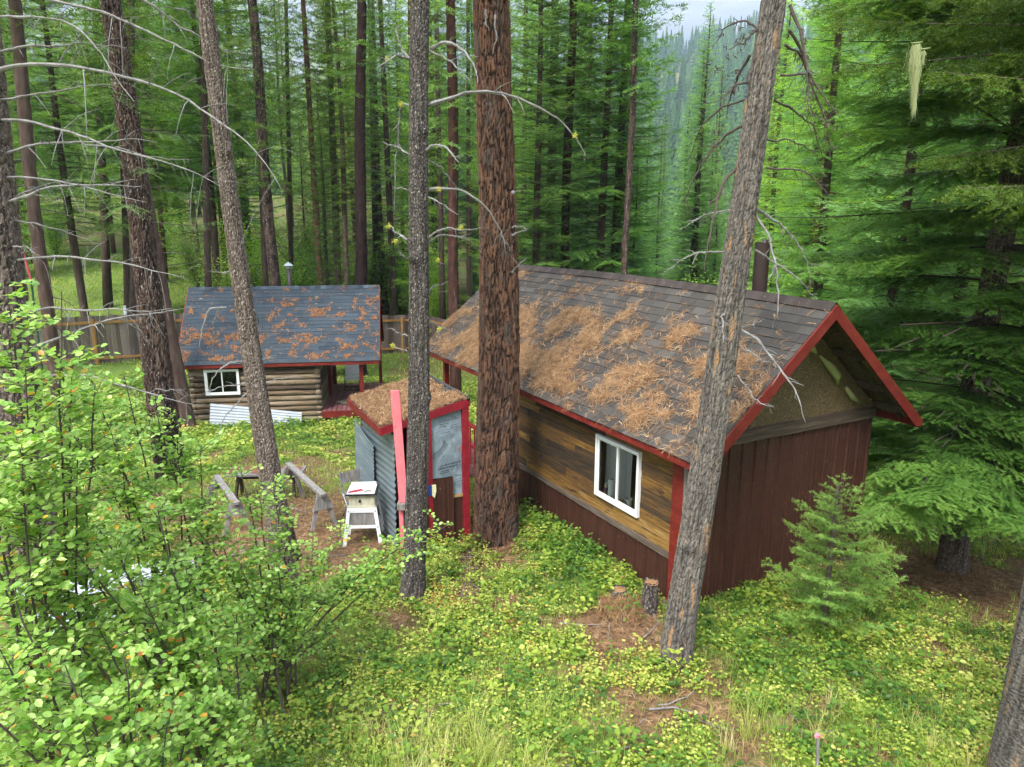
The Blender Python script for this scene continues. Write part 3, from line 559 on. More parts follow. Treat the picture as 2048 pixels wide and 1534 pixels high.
# ------------------------------------------------------------------ the log cabin
LA = np.array([-5.70, 21.10, -.93]); LR = .14
def log_cabin():
    root = empty('log_cabin', LA, LR, 'small log cabin with slate blue shingle roof and red porch, behind the yard', 'cabin')
    g = np.random.default_rng(12); X0 = -3.72; D = 3.66; hw = 1.72; xr, xl = 1.76, -3.98; oe = .16; rz_ = 3.76; ry = D / 2; ez = 1.74
    n = 11; hgt = 1.78 / n
    def logwall(a, b, name, mat, yv=None, openings=()):
        m = MB()
        for k in range(n + 1):
            z = hgt * (k + .5) - .12; segs = [(0., 1.)]
            for (o0, o1, z0, z1) in openings:
                if z > z0 and z < z1: segs = [(0., o0), (o1, 1.)]
            for s0, s1 in segs:
                p = np.array(a) + (np.array(b) - np.array(a)) * s0; q = np.array(a) + (np.array(b) - np.array(a)) * s1; K = 10
                P = np.array([p + (q - p) * t for t in np.linspace(0, 1, K)]); P[:, 2] = z + g.normal(0, .004, K); m.tube(P, hgt * .535 * g.uniform(.95, 1.03) * (1 + g.normal(0, .02, K)), 12, g.random())
        return m.build(name, mat, root, smooth=True)
    wx0, wx1, wz0, wz1 = -3.27, -2.30, .80, 1.56; fr = lambda x: (x - X0) / (0 - X0)
    logwall((X0, .08, 0), (0, .08, 0), 'log_wall', M['log'], openings=((fr(wx0), fr(wx1), wz0 - .02, wz1 + .04),))
    logwall((-.08, .0, 0), (-.08, D, 0), 'side_log_wall', M['logend']); logwall((X0, D - .08, 0), (0, D - .08, 0), 'rear_log_wall', M['log']); logwall((X0 + .08, 0, 0), (X0 + .08, D, 0), 'far_log_wall', M['logend'])
    m = MB(); m.bx(X0 + .1, -.1, .12, .16, -.3, wz0 - .0); m.bx(X0 + .1, -.1, .12, .16, wz1 + .02, 1.75); m.bx(X0 + .1, wx0, .12, .16, wz0, wz1 + .02); m.bx(wx1, -.1, .12, .16, wz0, wz1 + .02); m.bx(X0 + .1, -.1, 1.6, 1.66, -.2, 2.0)
    m.build('inner_wall', M['dark'], root)
    T = lambda u, v, d: np.array([wx0 + u, -.005 - d, wz0 + v]); win = frame_window(root, 'window', wx1 - wx0, wz1 - wz0, T, thick=.05)
    for e_x in (X0 + .15, -.15):      # gable triangles of logs
        m = MB()
        for k in range(9):
            z = 1.78 + k * .2; f = (z - 1.74) / (rz_ - 1.74); 
            if f < .92: m.tube([(e_x, f * ry + .02, z), (e_x, D - f * ry - .02, z)], .1, 8, g.random())
        m.build('gable_logs', M['logend'], root, smooth=True)
    sl = math.hypot(ry + oe, rz_ - ez); sv = np.array([0, ry + oe, rz_ - ez]) / sl; L = xr - xl; mb = MB()
    shingle_slope(mb, (xl, -oe, ez), (1, 0, 0), sv, L, sl, .135, .32, 21, th=.010, lo=.3, hi=.7); roof = mb.build('roof', M['blueshingle'], root)
    sv2 = sv * np.array([1, -1, 1]); mb = MB(); shingle_slope(mb, (xl, D + oe, ez), (1, 0, 0), sv2, L, sl, .135, .32, 22, lo=.3, hi=.7); mb.build('rear_shingles', M['blueshingle'], roof)
    m = MB(); k = int(L / .16)
    for j in range(k):
        for s_ in (sv, sv2):
            nn = unit(np.cross((1, 0, 0), s_)); nn = nn if nn[2] > 0 else -nn; a0 = np.array([xl + L * j / k, ry, rz_ + .014]) + nn * .004; a1 = a0 + (L / k, 0, 0) + nn * .004
            m.add([a0, a1, a1 - s_ * .13, a0 - s_ * .13], [[0, 1, 2, 3]], g.random())
    m.build('ridge_cap', M['blueshingle'], roof)
    m = MB()
    for (y_, s_) in ((-oe, sv), (D + oe, sv2)):
        nn = unit(np.cross((1, 0, 0), s_)); nn = nn if nn[2] > 0 else -nn
        P = np.array([(xl, y_, ez), (xr, y_, ez), (xr, ry, rz_), (xl, ry, rz_)]); m.prism(P - nn * .022, nn * .02)
    m.build('sheathing', M['osb'], roof)
    for xx, dx in ((xl, -.025), (xr, .025)):
        for (y_, s_) in ((-oe, sv), (D + oe, sv2)):
            nn = unit(np.cross((1, 0, 0), s_)); nn = nn if nn[2] > 0 else -nn; P0 = np.array([xx, y_, ez]); P1 = np.array([xx, ry, rz_])
            m = MB(); m.prism([P0 - nn * .003, P1 - nn * .003, P1 - (0, 0, .2), P0 - nn * .13], (dx, 0, 0)); m.build('bargeboard', M['red'], roof)
    for y_ in (-oe, D + oe):
        m = MB(); m.bx(xl, xr, y_ - .0, y_ + .025, ez - .12, ez - .012); m.build('eave_board', M['red'], roof)
    m = MB()
    for x in np.arange(xl + .2, xr, .6):
        m.bar((x, -oe + .03, ez - .02), (x, ry, rz_ - .1), .04, .09); m.bar((x, D + oe - .03, ez - .02), (x, ry, rz_ - .1), .04, .09)
    m.build('rafters', M['beam'], roof)
    m = MB(); m.tube([(-1.10, 2.6, 2.9), (-1.10, 2.6, 4.28)], .072, 16); ch = m.build('chimney', M['pipe'], root, smooth=True)
    m = MB(); m.tube([(-1.1, 2.6, 4.26), (-1.1, 2.6, 4.36)], .085, 16); m.tube([(-1.1, 2.6, 4.355), (-1.1, 2.6, 4.47)], [.16, .01], 16); m.build('chimney_cap', M['sheet'], ch)
    # porch
    m = MB(); k = 12
    for j in range(k): m.bx(.0 + j * .142, j * .142 + .122, -.06, D, .165, .205, g.random())
    m.build('deck', M['deck'], root)
    m = MB(); m.bx(.0, 1.72, -.085, -.06, .0, .20); m.bx(1.705, 1.73, -.06, D, .0, .20); m.build('deck_skirt', M['red'], root)
    for x in (.1, .85, 1.6):
        for y in (.1, 1.8, 3.5): m = MB(); m.bx(x - .06, x + .06, y - .06, y + .06, -.5, .16); m.build('deck_footing', M['dark'], root)
    for (x, y) in ((1.2, .06), (1.62, 3.55), (.06, 1.95), (.06, 3.55)):
        m = MB(); m.bx(x - .055, x + .055, y - .055, y + .055, .205, 1.72); m.build('porch_post', M['red'], root)
    m = MB(); m.bx(0, 1.70, .0, .09, 1.60, 1.72); m.bx(1.6, 1.70, .09, D, 1.6, 1.72); m.bx(0, 1.6, D - .09, D, 1.6, 1.72); m.build('porch_beam', M['red'], root)
    def dn(u, v):
        s_ = v / sl; b = fbm(u * 5.2 + 31, v * 5.2 + 4, 5)
        left = S((2.2 - u) / .6) * S((.52 - s_) / .12) * .17
        right = S((u - 1.9) / .6) * S((.98 - s_) / .35) * .10
        return np.clip((b - (.645 - left - right)) * 8, 0, 1) * np.clip((fbm(u * 16, v * 16, 2) - .3) * 3, .1, 1) * S((s_ - .015) / .04) + .006
    mb = MB(); needles(mb, (xl, -oe, ez), (1, 0, 0), sv, L, sl, 6500, dn, (.025, .065), 9, .012, .0036, tuft=3)
    o = mb.build('larch_needles', M['needle_orange'], None, label='rusty orange needle litter in patches on the slate blue log cabin roof', cat='pine needles', kind='stuff'); o.location = LA; o.rotation_euler = (0, 0, LR)
log_cabin()
def lcab(x, y, z):
    return LA + np.array([x * math.cos(LR) - y * math.sin(LR), x * math.sin(LR) + y * math.cos(LR), z])
def log_cabin_things():
    t = empty('door_mat', lcab(.62, 1.0, .2055), LR + .75, 'beige square door mat lying on the red porch deck', 'mat')
    m = MB(); m.bx(-.25, .25, -.25, .25, 0, .012); m.build('mat_pile', M['mat'], t); m = MB(); [m.bx(*q) for q in ((-.27, .27, -.27, -.25, 0, .014), (-.27, .27, .25, .27, 0, .014), (-.27, -.25, -.25, .25, 0, .014), (.25, .27, -.25, .25, 0, .014))]; m.build('mat_border', M['darkmetal'], t)
    t = empty('patio_chair', lcab(.72, 2.75, .206), LR, 'white backed chair on a black metal frame on the log cabin porch', 'chair')
    m = MB(); m.box((-.24, .10, .42), (.48, 0, 0), (0, .12, .42), (0, .04, -.01)); m.bx(-.24, .24, .06, .10, .36, .5); m.build('backrest', M['whitepaint'], t)
    m = MB(); m.bx(-.24, .24, -.32, .08, .36, .41); m.build('seat', M['whitepaint'], t)
    for x in (-.24, .24):
        for y in (-.3, .25): m = MB(); m.tube([(x, y * .9, .36), (x, y, 0)], .014, 6); m.build('leg', M['darkmetal'], t)
    for nm_, a_, b_ in (('foot_rail', (-.24, -.3, .03), (.24, -.3, .03)), ('foot_rail', (-.24, .25, .03), (.24, .25, .03)), ('armrest', (-.26, -.3, .6), (-.26, .2, .62)), ('armrest', (.26, -.3, .6), (.26, .2, .62))): m = MB(); m.tube([a_, b_], .015, 6); m.build(nm_, M['darkmetal'], t)
    for x in (-.25, .25): m = MB(); m.tube([(x, -.27, .34), (x, -.28, .6)], .012, 6); m.build('armrest_post', M['darkmetal'], t)
    # corrugated white sheets leaning on the log wall
    a = atY(419, 850, 20.2); b = atY(604, 857, 20.6); c0 = atY(421, 807, 20.43); d0 = atY(604, 824, 20.83)
    for nm, (p, q, r_, s_), lab in (('metal_sheet', (a, a + (b - a) * .5, c0 + (d0 - c0) * .5, c0), 'left white ribbed metal sheet leaning against the log wall'), ('metal_sheet', (a + (b - a) * .48, b, d0, c0 + (d0 - c0) * .48), 'right white ribbed metal sheet leaning against the log wall, nearer the porch')):
        m = MB(); K = 29; pr = []
        for i in range(K):
            f = i / (K - 1); o_ = -.022 if i % 4 in (1, 2) else 0; L0 = p + (s_ - p) * f + np.array([0, o_, 0]); R0 = q + (r_ - q) * f + np.array([0, o_, 0]); pr += [L0, R0]
        pr = np.array(pr); org = pr.mean(0); org[2] = pr[:, 2].min(); pr = pr - org + (np.array([0, -.03, 0]) if 'right' in lab else 0)
        m.add(pr, [[2 * i, 2 * i + 1, 2 * i + 3, 2 * i + 2] for i in range(K - 1)])
        m.add(pr + (0, .006, 0), [[2 * i + 2, 2 * i + 3, 2 * i + 1, 2 * i] for i in range(K - 1)])
        o = m.build(nm, M['sheet'], label=lab, cat='metal sheet', group='white sheets leaning on the log cabin'); o.location = org
log_cabin_things()

# ------------------------------------------------------------------ the shed
SA = np.array([-.657, 10.864, -.02]); SR = .452
def shedp(x, y, z): return SA + np.array([x * math.cos(SR) - y * math.sin(SR), x * math.sin(SR) + y * math.cos(SR), z])
def shed():
    root = empty('shed', SA, SR, 'small red framed shed with needle covered slanting roof, house wrap and corrugated side', 'shed')
    W, D = 1.409, 1.99; zr, zl = 2.26, 1.97; xl, xr = -W, .0; g = np.random.default_rng(2)
    sv = np.array([W, 0, zr - zl]); sl = np.linalg.norm(sv); sv = sv / sl; n = np.array([-sv[2], 0, sv[0]])
    m = MB(); P = np.array([(xl, 0, zl), (xr, 0, zr), (xr, D, zr), (xl, D, zl)], float); m.prism(P - n * .05, n * .05); roof = m.build('roof', M['tar'], root)
    m = MB()
    for k in range(7):
        y0 = .05 + k * .28; m.prism([(xl + .02, y0, zl), (xr - .02, y0 + .05, zr), (xr - .02, y0 + .30, zr), (xl + .02, y0 + .25, zl)] + n * .003 * (k % 2 + 1), n * .004)
    m.build('roof_felt', M['tar'], roof)
    m = MB(); m.prism([(xl - .02, -.02, zl - .11), (xr + .0, -.02, zr - .11), (xr + .0, -.02, zr + .012), (xl - .02, -.02, zl + .012)], (0, .025, 0)); m.build('front_fascia', M['shedred'], roof)
    m = MB(); m.prism([(xl - .024, .006, zl - .11), (xl - .024, D, zl - .11), (xl - .024, D, zl + .01), (xl - .024, .006, zl + .01)], (.024, 0, 0)); m.build('side_fascia', M['red'], roof)
    m = MB(); m.tube([(xr - .03, -.03, zr + .02), (xr - .03, D + .02, zr + .02)], .03, 8); m.build('edge_flashing', M['tar'], roof, smooth=True)
    for x, y in ((-.07, .04), (-.66, .04), (-.97, .04), (-.07, D - .1), (-1.2, D - .1)):
        zt = zl + (x - xl) / W * (zr - zl) - .06; m = MB(); m.bx(x - (.055 if x > -.1 else .03), x + (.055 if x > -.1 else .03), y - .05, y + .04, -.15, zt); m.build('post', M['shedred'], root)
    # house wrap with creases
    def wrap(x0, x1, z0, z1f, name, seed=1, yb=.045):
        K, J = 34, 40; u = np.linspace(0, 1, K); v = np.linspace(0, 1, J); U, V_ = np.meshgrid(u, v)
        X = x0 + (x1 - x0) * U; top = zl + (X - xl) / W * (zr - zl) - .10; Z = z0 + (top - z0) * V_
        Y = yb - .05 * (fbm(X * 5 + seed, Z * 3, 3) - .5) - .025 * np.abs(fbm(X * 9 + 4 + Z * 5, Z * 4 + 2, 3) - .5) * 2
        m = MB(); i = (np.arange(J - 1)[:, None] * K + np.arange(K - 1)[None]).ravel(); m.add(np.stack([X, Y, Z], -1).reshape(-1, 3), np.stack([i, i + 1, i + K + 1, i + K], -1)); return m.build(name, M['wrap'], root, smooth=True)
    wr = wrap(-.63, -.125, 1.04, None, 'house_wrap'); wrap(-.30, -.125, .72, None, 'house_wrap', 1, .052); wrap(-.95, -.68, .9, None, 'house_wrap', 4)
    m = MB(); g2 = np.random.default_rng(5)
    def words(z, x0, x1, h, sk=.0):
        x = x0
        while x < x1:
            w_ = g2.uniform(.008, .03); m.prism([(x, .006, z + (x - x0) * sk), (x + w_, .006, z + (x + w_ - x0) * sk), (x + w_, .006, z + h + (x + w_ - x0) * sk), (x, .006, z + h + (x - x0) * sk)], (0, .001, 0)); x += w_ + g2.uniform(.004, .018)
    for (z, x0, x1, h) in ((1.94, -.50, -.2, .012), (1.89, -.58, -.34, .010), (1.855, -.5, -.4, .014), (1.79, -.53, -.17, .008), (1.76, -.47, -.33, .013), (1.20, -.28, -.16, .009), (.98, -.24, -.15, .010), (.94, -.23, -.15, .01), (1.235, -.41, -.17, .026), (1.18, -.53, -.22, .024)): words(z, x0, x1, h, .1)
    m.tube([(-.61, .004, 1.38), (-.58, .004, 1.46), (-.50, .002, 1.50), (-.45, .002, 1.56), (-.43, .002, 1.60)], .006, 5); m.tube([(-.43, .002, 1.60), (-.405, .002, 1.62), (-.42, .002, 1.645), (-.445, .002, 1.625), (-.43, .002, 1.60)], .006, 5)
    m.tube([(-.50, .004, 1.33), (-.43, .004, 1.41)], .004, 5)
    for (x0, x1, z0, z1) in ((-.50, -.36, 1.12, 1.15), (-.30, -.17, 1.84, 1.875)):
        m.tube([(x0, .0, z0), (x1, .0, z0 + .015), (x1, .0, z1 + .012), (x0, .0, z1), (x0, .0, z0)], .005, 5)
    m.build('printed_marks', M['ink'], wr)
    for (txt, x, z, s_, rz_) in (('WWW.', -.51, 1.225, .042, .1),):
        c = bpy.data.curves.new('lettering', 'FONT'); c.body = txt; c.size = s_; c.extrude = .0008; o = bpy.data.objects.new('lettering', c); col.objects.link(o)
        dg = bpy.context.evaluated_depsgraph_get(); me = bpy.data.meshes.new_from_object(o.evaluated_get(dg)); bpy.data.objects.remove(o)
        o = bpy.data.objects.new('lettering', me); me.materials.clear(); me.materials.append(M['ink']); col.objects.link(o); o.parent = wr; o.location = (x, .002, z); o.rotation_euler = (R(90), -rz_, 0)
    m = MB(); m.tube([(-.17, .0, 1.50), (-.13, .0, 1.54), (-.14, .0, 1.46), (-.18, .0, 1.42), (-.17, .0, 1.5)], .006, 5); m.build('red_emblem', M['redtool'], wr)
    m = MB(); ribbed(m, (-.625, .012, 0), (1, 0, 0), (0, -1, 0), .34, -.1, 1.04, .16, .014, 1); m.build('metal_panel', M['siding'], root)
    m = MB(); ribbed(m, (-.29, .045, 0), (1, 0, 0), (0, -1, 0), .18, -.1, .68, .16, .008, 1); m.build('lower_panel', M['siding'], root)
    m = MB(); m.bx(-.285, -.12, .02, .045, .68, .725); m.build('cross_board', M['inner'], root)
    m = MB(); ribbed(m, (-.95, .05, 0), (1, 0, 0), (0, -1, 0), .28, -.1, .9, .16, .01, 1); m.build('metal_panel', M['siding'], root)
    m = MB(); m.bx(-.1, -.06, .06, D - .1, -.1, 2.15); m.bx(-1.2, -.06, D - .1, D - .06, -.1, 1.9); m.bx(-1.2, -1.16, .06, D - .1, .5, 1.9); m.build('inner_wall', M['dark'], root)
    # corrugated sheets on the left side: waves stacked vertically
    for nm, (y0, y1, z0, z1, dx, tl) in (('corrugated_sheet', (-.03, D - .05, -.05, 1.80, -.0, -.10)), ('corrugated_sheet', (1.0, D + .22, .35, 1.50, -.05, .1))):
        m = MB(); K = 90; V = []
        for i in range(K):
            f = i / (K - 1); z = z0 + (z1 - z0) * f; wv = .010 * math.sin(i * 2 * math.pi / 5); x = -1.22 + dx - (1 - f) * .03 + wv
            for q in range(5): yy = y0 + (y1 - y0) * q / 4; V.append((x + .015 * math.sin(yy * 3), yy, z + tl * (q / 4 - .5) - .03 * math.sin(yy * 2)))
        m.add(V, [[i * 5 + q, i * 5 + q + 1, (i + 1) * 5 + q + 1, (i + 1) * 5 + q] for i in range(K - 1) for q in range(4)]); m.build(nm, M['galv'], root, smooth=True)
    mb = MB(); needles(mb, (xl, 0, zl), (1, 0, (zr - zl) / W), (0, 1, 0), W, D, 3800, lambda u, v: np.clip(1.2 - S((u - .95) / .4) * .9 * S((v - .2) / .5) - S((.12 - v) / .1) * .4 + (fbm(u * 6, v * 6, 3) - .5) * 1.2, 0, 1), (.05, .11), 5, .03, .0035, tuft=4)
    V = 3000; gg = np.random.default_rng(3); u = gg.random(V) * (W - .45 * (1 - gg.random(V))) ; v = .12 + gg.random(V) * (D - .15); B = np.stack([xl + u, v, zl + u * (zr - zl) / W + .012 + .02 * gg.random(V)], -1)
    mb.leaves(B, gg.normal(size=(V, 3)) * (1, 1, .2), np.array([[0, 0, 1.]]) + gg.normal(size=(V, 3)) * .3, gg.uniform(.02, .045, V), gg.uniform(.01, .022, V), gg.random(V), .1)
    o = mb.build('fallen_needles', M['needle_dead'], None, label='thick tan mat of fallen needles and cones on the small shed roof', cat='pine needles', kind='stuff'); o.location = SA; o.rotation_euler = (0, 0, SR)
M['tar'] = mk('tar_paper', [(0, (.018, .020, .022)), (1, (.055, .06, .065))], scale=(6, 6, 6), rough=.85, bump=.3, wn=1.2)
shed()
def yard_things():
    # pink board post
    b = at(806, 1118, -.03); t = empty('fence_post', b, 0, 'tall faded pink red post with a wide board, standing in front of the small shed', 'post')
    m = MB(); m.box((-.03, -.03, -.05), (.06, 0, 0), (0, .06, 0), (-.0, 0, .98)); m.build('lower_post', M['pink'], t)
    tp = atY(790, 781, b[1] - .03) - b; lo = atY(807, 1004, b[1] - .04) - b; m = MB(); m.bar(lo, tp, .125, .035, up=(0, 1, 0)); m.build('board', M['pink'], t)
    m = MB(); c = atY(803, 1012, b[1] - .1) - b; m.bx(c[0] - .065, c[0] + .05, c[1] - .02, c[1] + .22, c[2] - .06, c[2] + .03); m.build('end_block', M['greywood'], t)
    # bird box like sign on the middle post
    p = shedp(-.66, -.02, .80); t = empty('sign_board', p, SR, 'small blue and pale yellow marker fixed to the shed post beside the dark trunk', 'sign'); t.location = p
    m = MB(); m.bx(-.05, .005, -.012, .0, 0, .17); m.build('blue_half', M['blue'], t); m = MB(); m.prism([(.006, -.014, .0), (.045, -.014, -.05), (.075, -.014, .07), (.07, -.014, .17), (.006, -.014, .17)], (0, .012, 0)); m.build('yellow_half', M['yellow'], t)
    # table saw on white stand
    c = at(727, 1091, -.03); z0 = gz(c[0], c[1] + .2); t = empty('saw_stand', (c[0], c[1], z0), R(4), 'white splayed leg metal stand with wood panels, in front of the corrugated shed side', 'stand')
    ft = [(-.29, 0), (.27, 0), (.27, .46), (-.29, .46)]; tpp = [(-.205, .05), (.195, .05), (.195, .40), (-.205, .40)]; hz = .60
    L3 = lambda i, f: np.array([ft[i][0] + (tpp[i][0] - ft[i][0]) * f, ft[i][1] + (tpp[i][1] - ft[i][1]) * f, hz * f])
    for i in range(4): m = MB(); m.bar(L3(i, -.03), L3(i, 1), .055, .02, up=(0, 1, 0)); m.build('leg', M['whitepaint'], t)
    for i in range(4):
        for f, hh in ((.50, .05), (.94, .075)):
            m = MB(); a, b_ = L3(i, f), L3((i + 1) % 4, f); m.bar(a, b_, .012, hh); m.build('crossbar', M['whitepaint'], t)
    m = MB()
    for i in range(4):
        a, b_, c_, d_ = L3(i, .55), L3((i + 1) % 4, .55), L3((i + 1) % 4, .88), L3(i, .88); ctr = np.array([-.01, .22, .4]); nn = ctr - (a + b_) / 2; nn[2] = 0; m.prism([a + nn * .06, b_ + nn * .06, c_ + nn * .06, d_ + nn * .06], unit(nn) * .008)
    m.build('side_panel', M['greywood'], t)
    for i in range(4):
        for f in (.5, .93): m = MB(); p_ = L3(i, f); m.cyl(p_ + (0, -.014, 0), p_ + (0, -.03, 0), .008, 8); m.build('bolt', M['darkmetal'], t)
    t2 = empty('table_saw', (c[0], c[1], z0 + .6), R(4), 'cream bench saw with dark edged top standing on the white metal stand', 'table saw')
    m = MB(); m.bx(-.20, .19, .06, .39, 0.002, .22); m.bx(-.215, .205, .045, .405, .0, .03); 
    for x in (-.17, -.10, .09, .16): m.bx(x - .008, x + .008, .05, .06, .03, .2)
    m.build('housing', M['cream'], t2)
    m = MB(); m.bx(-.24, .24, .0, .44, .222, .240); m.build('table_top', M['darkmetal'], t2); m = MB(); m.bx(-.225, .2, .03, .43, .2405, .246); m.bx(-.2, .19, .40, .43, .246, .29); m.build('work_surface', M['whitepaint'], t2)
    m = MB(); m.tube([(-.03, .062, .12), (-.03, .02, .12)], .02, 10); m.build('crank_knob', M['darkmetal'], t2)
    m = MB(); gq = np.random.default_rng(9)
    for i in range(3): a = np.array([-.2 + i * .045, .06 + i * .02, .262]); m.tube([a, a + (.10, .05, .006), a + (.13, .02, .0)], [.012, .014, .006], 7)
    o = m.build('pliers', M['redtool'], label='red handled hand tools lying on the left of the table saw top', cat='hand tools'); o.location = (c[0], c[1], z0 + .6); o.rotation_euler = (0, 0, R(4))
    m = MB(); m.tube([(.04, .08, .262), (.1, .12, .266), (.15, .09, .262)], [.01, .014, .008], 7); o = m.build('cloth_rag', M['mat'], label='small tan rag on the right half of the table saw top', cat='rag', smooth=True); o.location = (c[0], c[1], z0 + .6); o.rotation_euler = (0, 0, R(4))
    # sawhorses
    def sawhorse(pa, pb, hgt, label, spread=.42, wide=.1):
        c_ = (pa + pb) / 2; z0 = gz(c_[0], c_[1]); t = empty('sawhorse', (c_[0], c_[1], z0), 0, label, 'sawhorse', 'grey sawhorses in the yard'); d = unit((pb - pa) * (1, 1, 0)); s_ = np.array([-d[1], d[0], 0])
        h = np.array([0, 0, hgt]); A = (pa - c_) * (1, 1, 0); B = (pb - c_) * (1, 1, 0); m = MB(); m.bar(A + h - d * .05, B + h + d * .05, wide, .045); m.build('top_beam', M['greywood'], t)
        for P, sg in ((A, 1), (B, -1)):
            P = P + d * sg * .08
            for q in (-1, 1): m = MB(); m.bar(P + h * .96 + s_ * q * .045, P + s_ * q * spread * .55 - d * sg * .08 - (0, 0, .04), .07, .03, up=d); m.build('leg', M['greywood'], t)
            m = MB(); m.prism([P + h * .95 - s_ * .075 - d * sg * .035, P + h * .95 + s_ * .075 - d * sg * .035, P + h * .60 + s_ * .19 - d * sg * .06, P + h * .60 - s_ * .19 - d * sg * .06], -d * sg * .014); m.build('end_plate', M['greywood'], t)
    sawhorse(at(650, 1060, -.08), at(582, 992, -.08), .66, 'grey weathered sawhorse between the trees, with plywood end plates')
    sawhorse(at(478, 1078, -.1), at(440, 1020, -.1), .55, 'second grey sawhorse half hidden in the leafy shrubs, left of the speckled trunk')
    p = at(536, 985, -.12); z0 = gz(p[0], p[1]); t = empty('bench', (p[0], p[1], z0), R(3), 'low plank bench covered in needles, beyond the sawhorses', 'bench')
    g = np.random.default_rng(4)
    for k in range(2): m = MB(); m.bx(-.70, .70, -.22 + k * .23, k * .23 - .0, .50, .54, g.random()); m.build('plank', M['greywood'], t)
    for x in (-.5, .5):
        for y in (-1, 1): m = MB(); m.bar((x, y * .05, .50), (x + .05 * (1 if x > 0 else -1), y * .22, 0), .09, .04, up=(1, 0, 0)); m.build('leg', M['beam'], t)
    m = MB(); m.bx(-.5, .5, -.02, .02, .38, .498); m.build('stretcher', M['beam'], t)
    mb = MB(); needles(mb, (-.68, -.2, .536), (1, 0, 0), (0, 1, 0), 1.36, .42, 420, lambda u, v: np.clip((fbm(u * 5, v * 5) - .3) * 3, 0, 1), (.03, .07), 6, .01, .004); o = mb.build('bench_needles', M['needle_orange'], label='orange needles scattered on the plank bench', cat='pine needles', kind='stuff'); o.location = (p[0], p[1], z0); o.rotation_euler = (0, 0, R(3))
    # grey metal folding chair between the saw stand and the shed
    p = at(716, 1030, -.05); t = empty('folding_chair', (p[0], p[1], gz(p[0], p[1])), R(40), 'grey tubular folding chair standing behind the table saw', 'chair')
    for x in (-.2, .2):
        m = MB(); m.tube([(x, -.25, 0), (x, .12, .48), (x, .2, .85)], .013, 7); m.build('frame', M['galv'], t); m = MB(); m.tube([(x * .9, .25, 0), (x * .9, -.12, .46)], .013, 7); m.build('leg', M['galv'], t)
    m = MB(); m.box((-.2, -.15, .45), (.4, 0, 0), (0, .34, .01), (0, 0, .02)); m.build('seat', M['greywood'], t); m = MB(); m.box((-.2, .15, .64), (.4, 0, 0), (0, .04, .18), (0, .012, 0)); m.build('backrest', M['greywood'], t)
    # weathered sheet metal lying behind the left shrubs
    for (x, y, w_, h_, r_, lab) in ((-5.6, 9.3, 2.3, .75, .42, 'pale corrugated metal sheet on the ground behind the leafy shrubs, the farther one'), (-5.3, 8.45, 1.8, .6, .5, 'pale corrugated metal sheet on the ground behind the leafy shrubs, the nearer one')):
        m = MB(); K = 30
        V = [(-w_ / 2 + w_ * q, -h_ / 2 + h_ * i / (K - 1), .07 + .012 * math.sin(i * 1.4)) for i in range(K) for q in (0, 1)]; m.add(V, [[2 * i, 2 * i + 1, 2 * i + 3, 2 * i + 2] for i in range(K - 1)]); o = m.build('metal_sheet', M['sheet'], label=lab, cat='metal sheet', smooth=True); o.location = (x, y, gz(x, y)); o.rotation_euler = (0, .03, r_)
    # marker stick with pink ribbon
    a = at(1612, 1534, .0); a = np.array([a[0], a[1], gz(a[0], a[1])]); tip = atY(1636, 1470, a[1] - .30); a = a - np.array([.0, .25, 0]); a[2] = gz(a[0], a[1]); t = empty('marker_stake', a, 0, 'short grey stake tied with pink ribbon among the leaves in the foreground', 'stake')
    m = MB(); m.tube([(-.03, -.02, -.1), (tip - a) * .5, tip - a], .016, 8); m.build('stick', M['greywood'], t)
    m = MB(); q = tip - a; 
    for s_, h_ in ((-.8, .3), (.55, 1.), (1.1, -.9)): m.add([q + (0, -.02, 0), q + (.012 * s_, -.03, .012), q + (.035 * s_, -.035, .022 * h_ + .01), q + (.062 * s_, -.045, .05 * h_ - .01), q + (.055 * s_, -.03, .04 * h_ - .025), q + (.03 * s_, -.025, .0)], [[0, 1, 2, 5], [2, 3, 4, 5]])
    m.tube([q + (-.015, 0, -.02), q + (.0, 0, .01)], .02, 8); m.build('ribbon', M['ribbon'], t)
    # green t-post with a pink red sleeve at the left trunk
    b = atY(66, 650, 20.); z0 = gz(b[0], b[1]); t = empty('garden_stake', (b[0], b[1], z0), 0, 'thin stake painted pink red above and green below, beside the left edge trunk', 'stake')
    q1 = atY(62, 560, 20.) - (b[0], b[1], z0); q0 = atY(44, 495, 20.) - (b[0], b[1], z0); base = np.array([.04, 0, -.1])
    m = MB(); m.tube([base, q1], .026, 6); m.build('green_post', M['green'], t); m = MB(); m.tube([q1, q0], .028, 6); m.build('red_sleeve', M['redrubber'], t)
    # small white pipe by the fence
    b = atY(252, 640, 27.); t = MB(); t.tube([(0, 0, 0), (0, 0, 1.6)], .05, 10); t.tube([(0, 0, 1.58), (0, 0, 1.63)], .056, 10); o = t.build('white_pipe', M['white'], label='short white pipe standing just behind the wooden fence', cat='pipe', smooth=True); o.location = (b[0], b[1], atY(252, 612, 27.)[2] - 1.62)
yard_things()

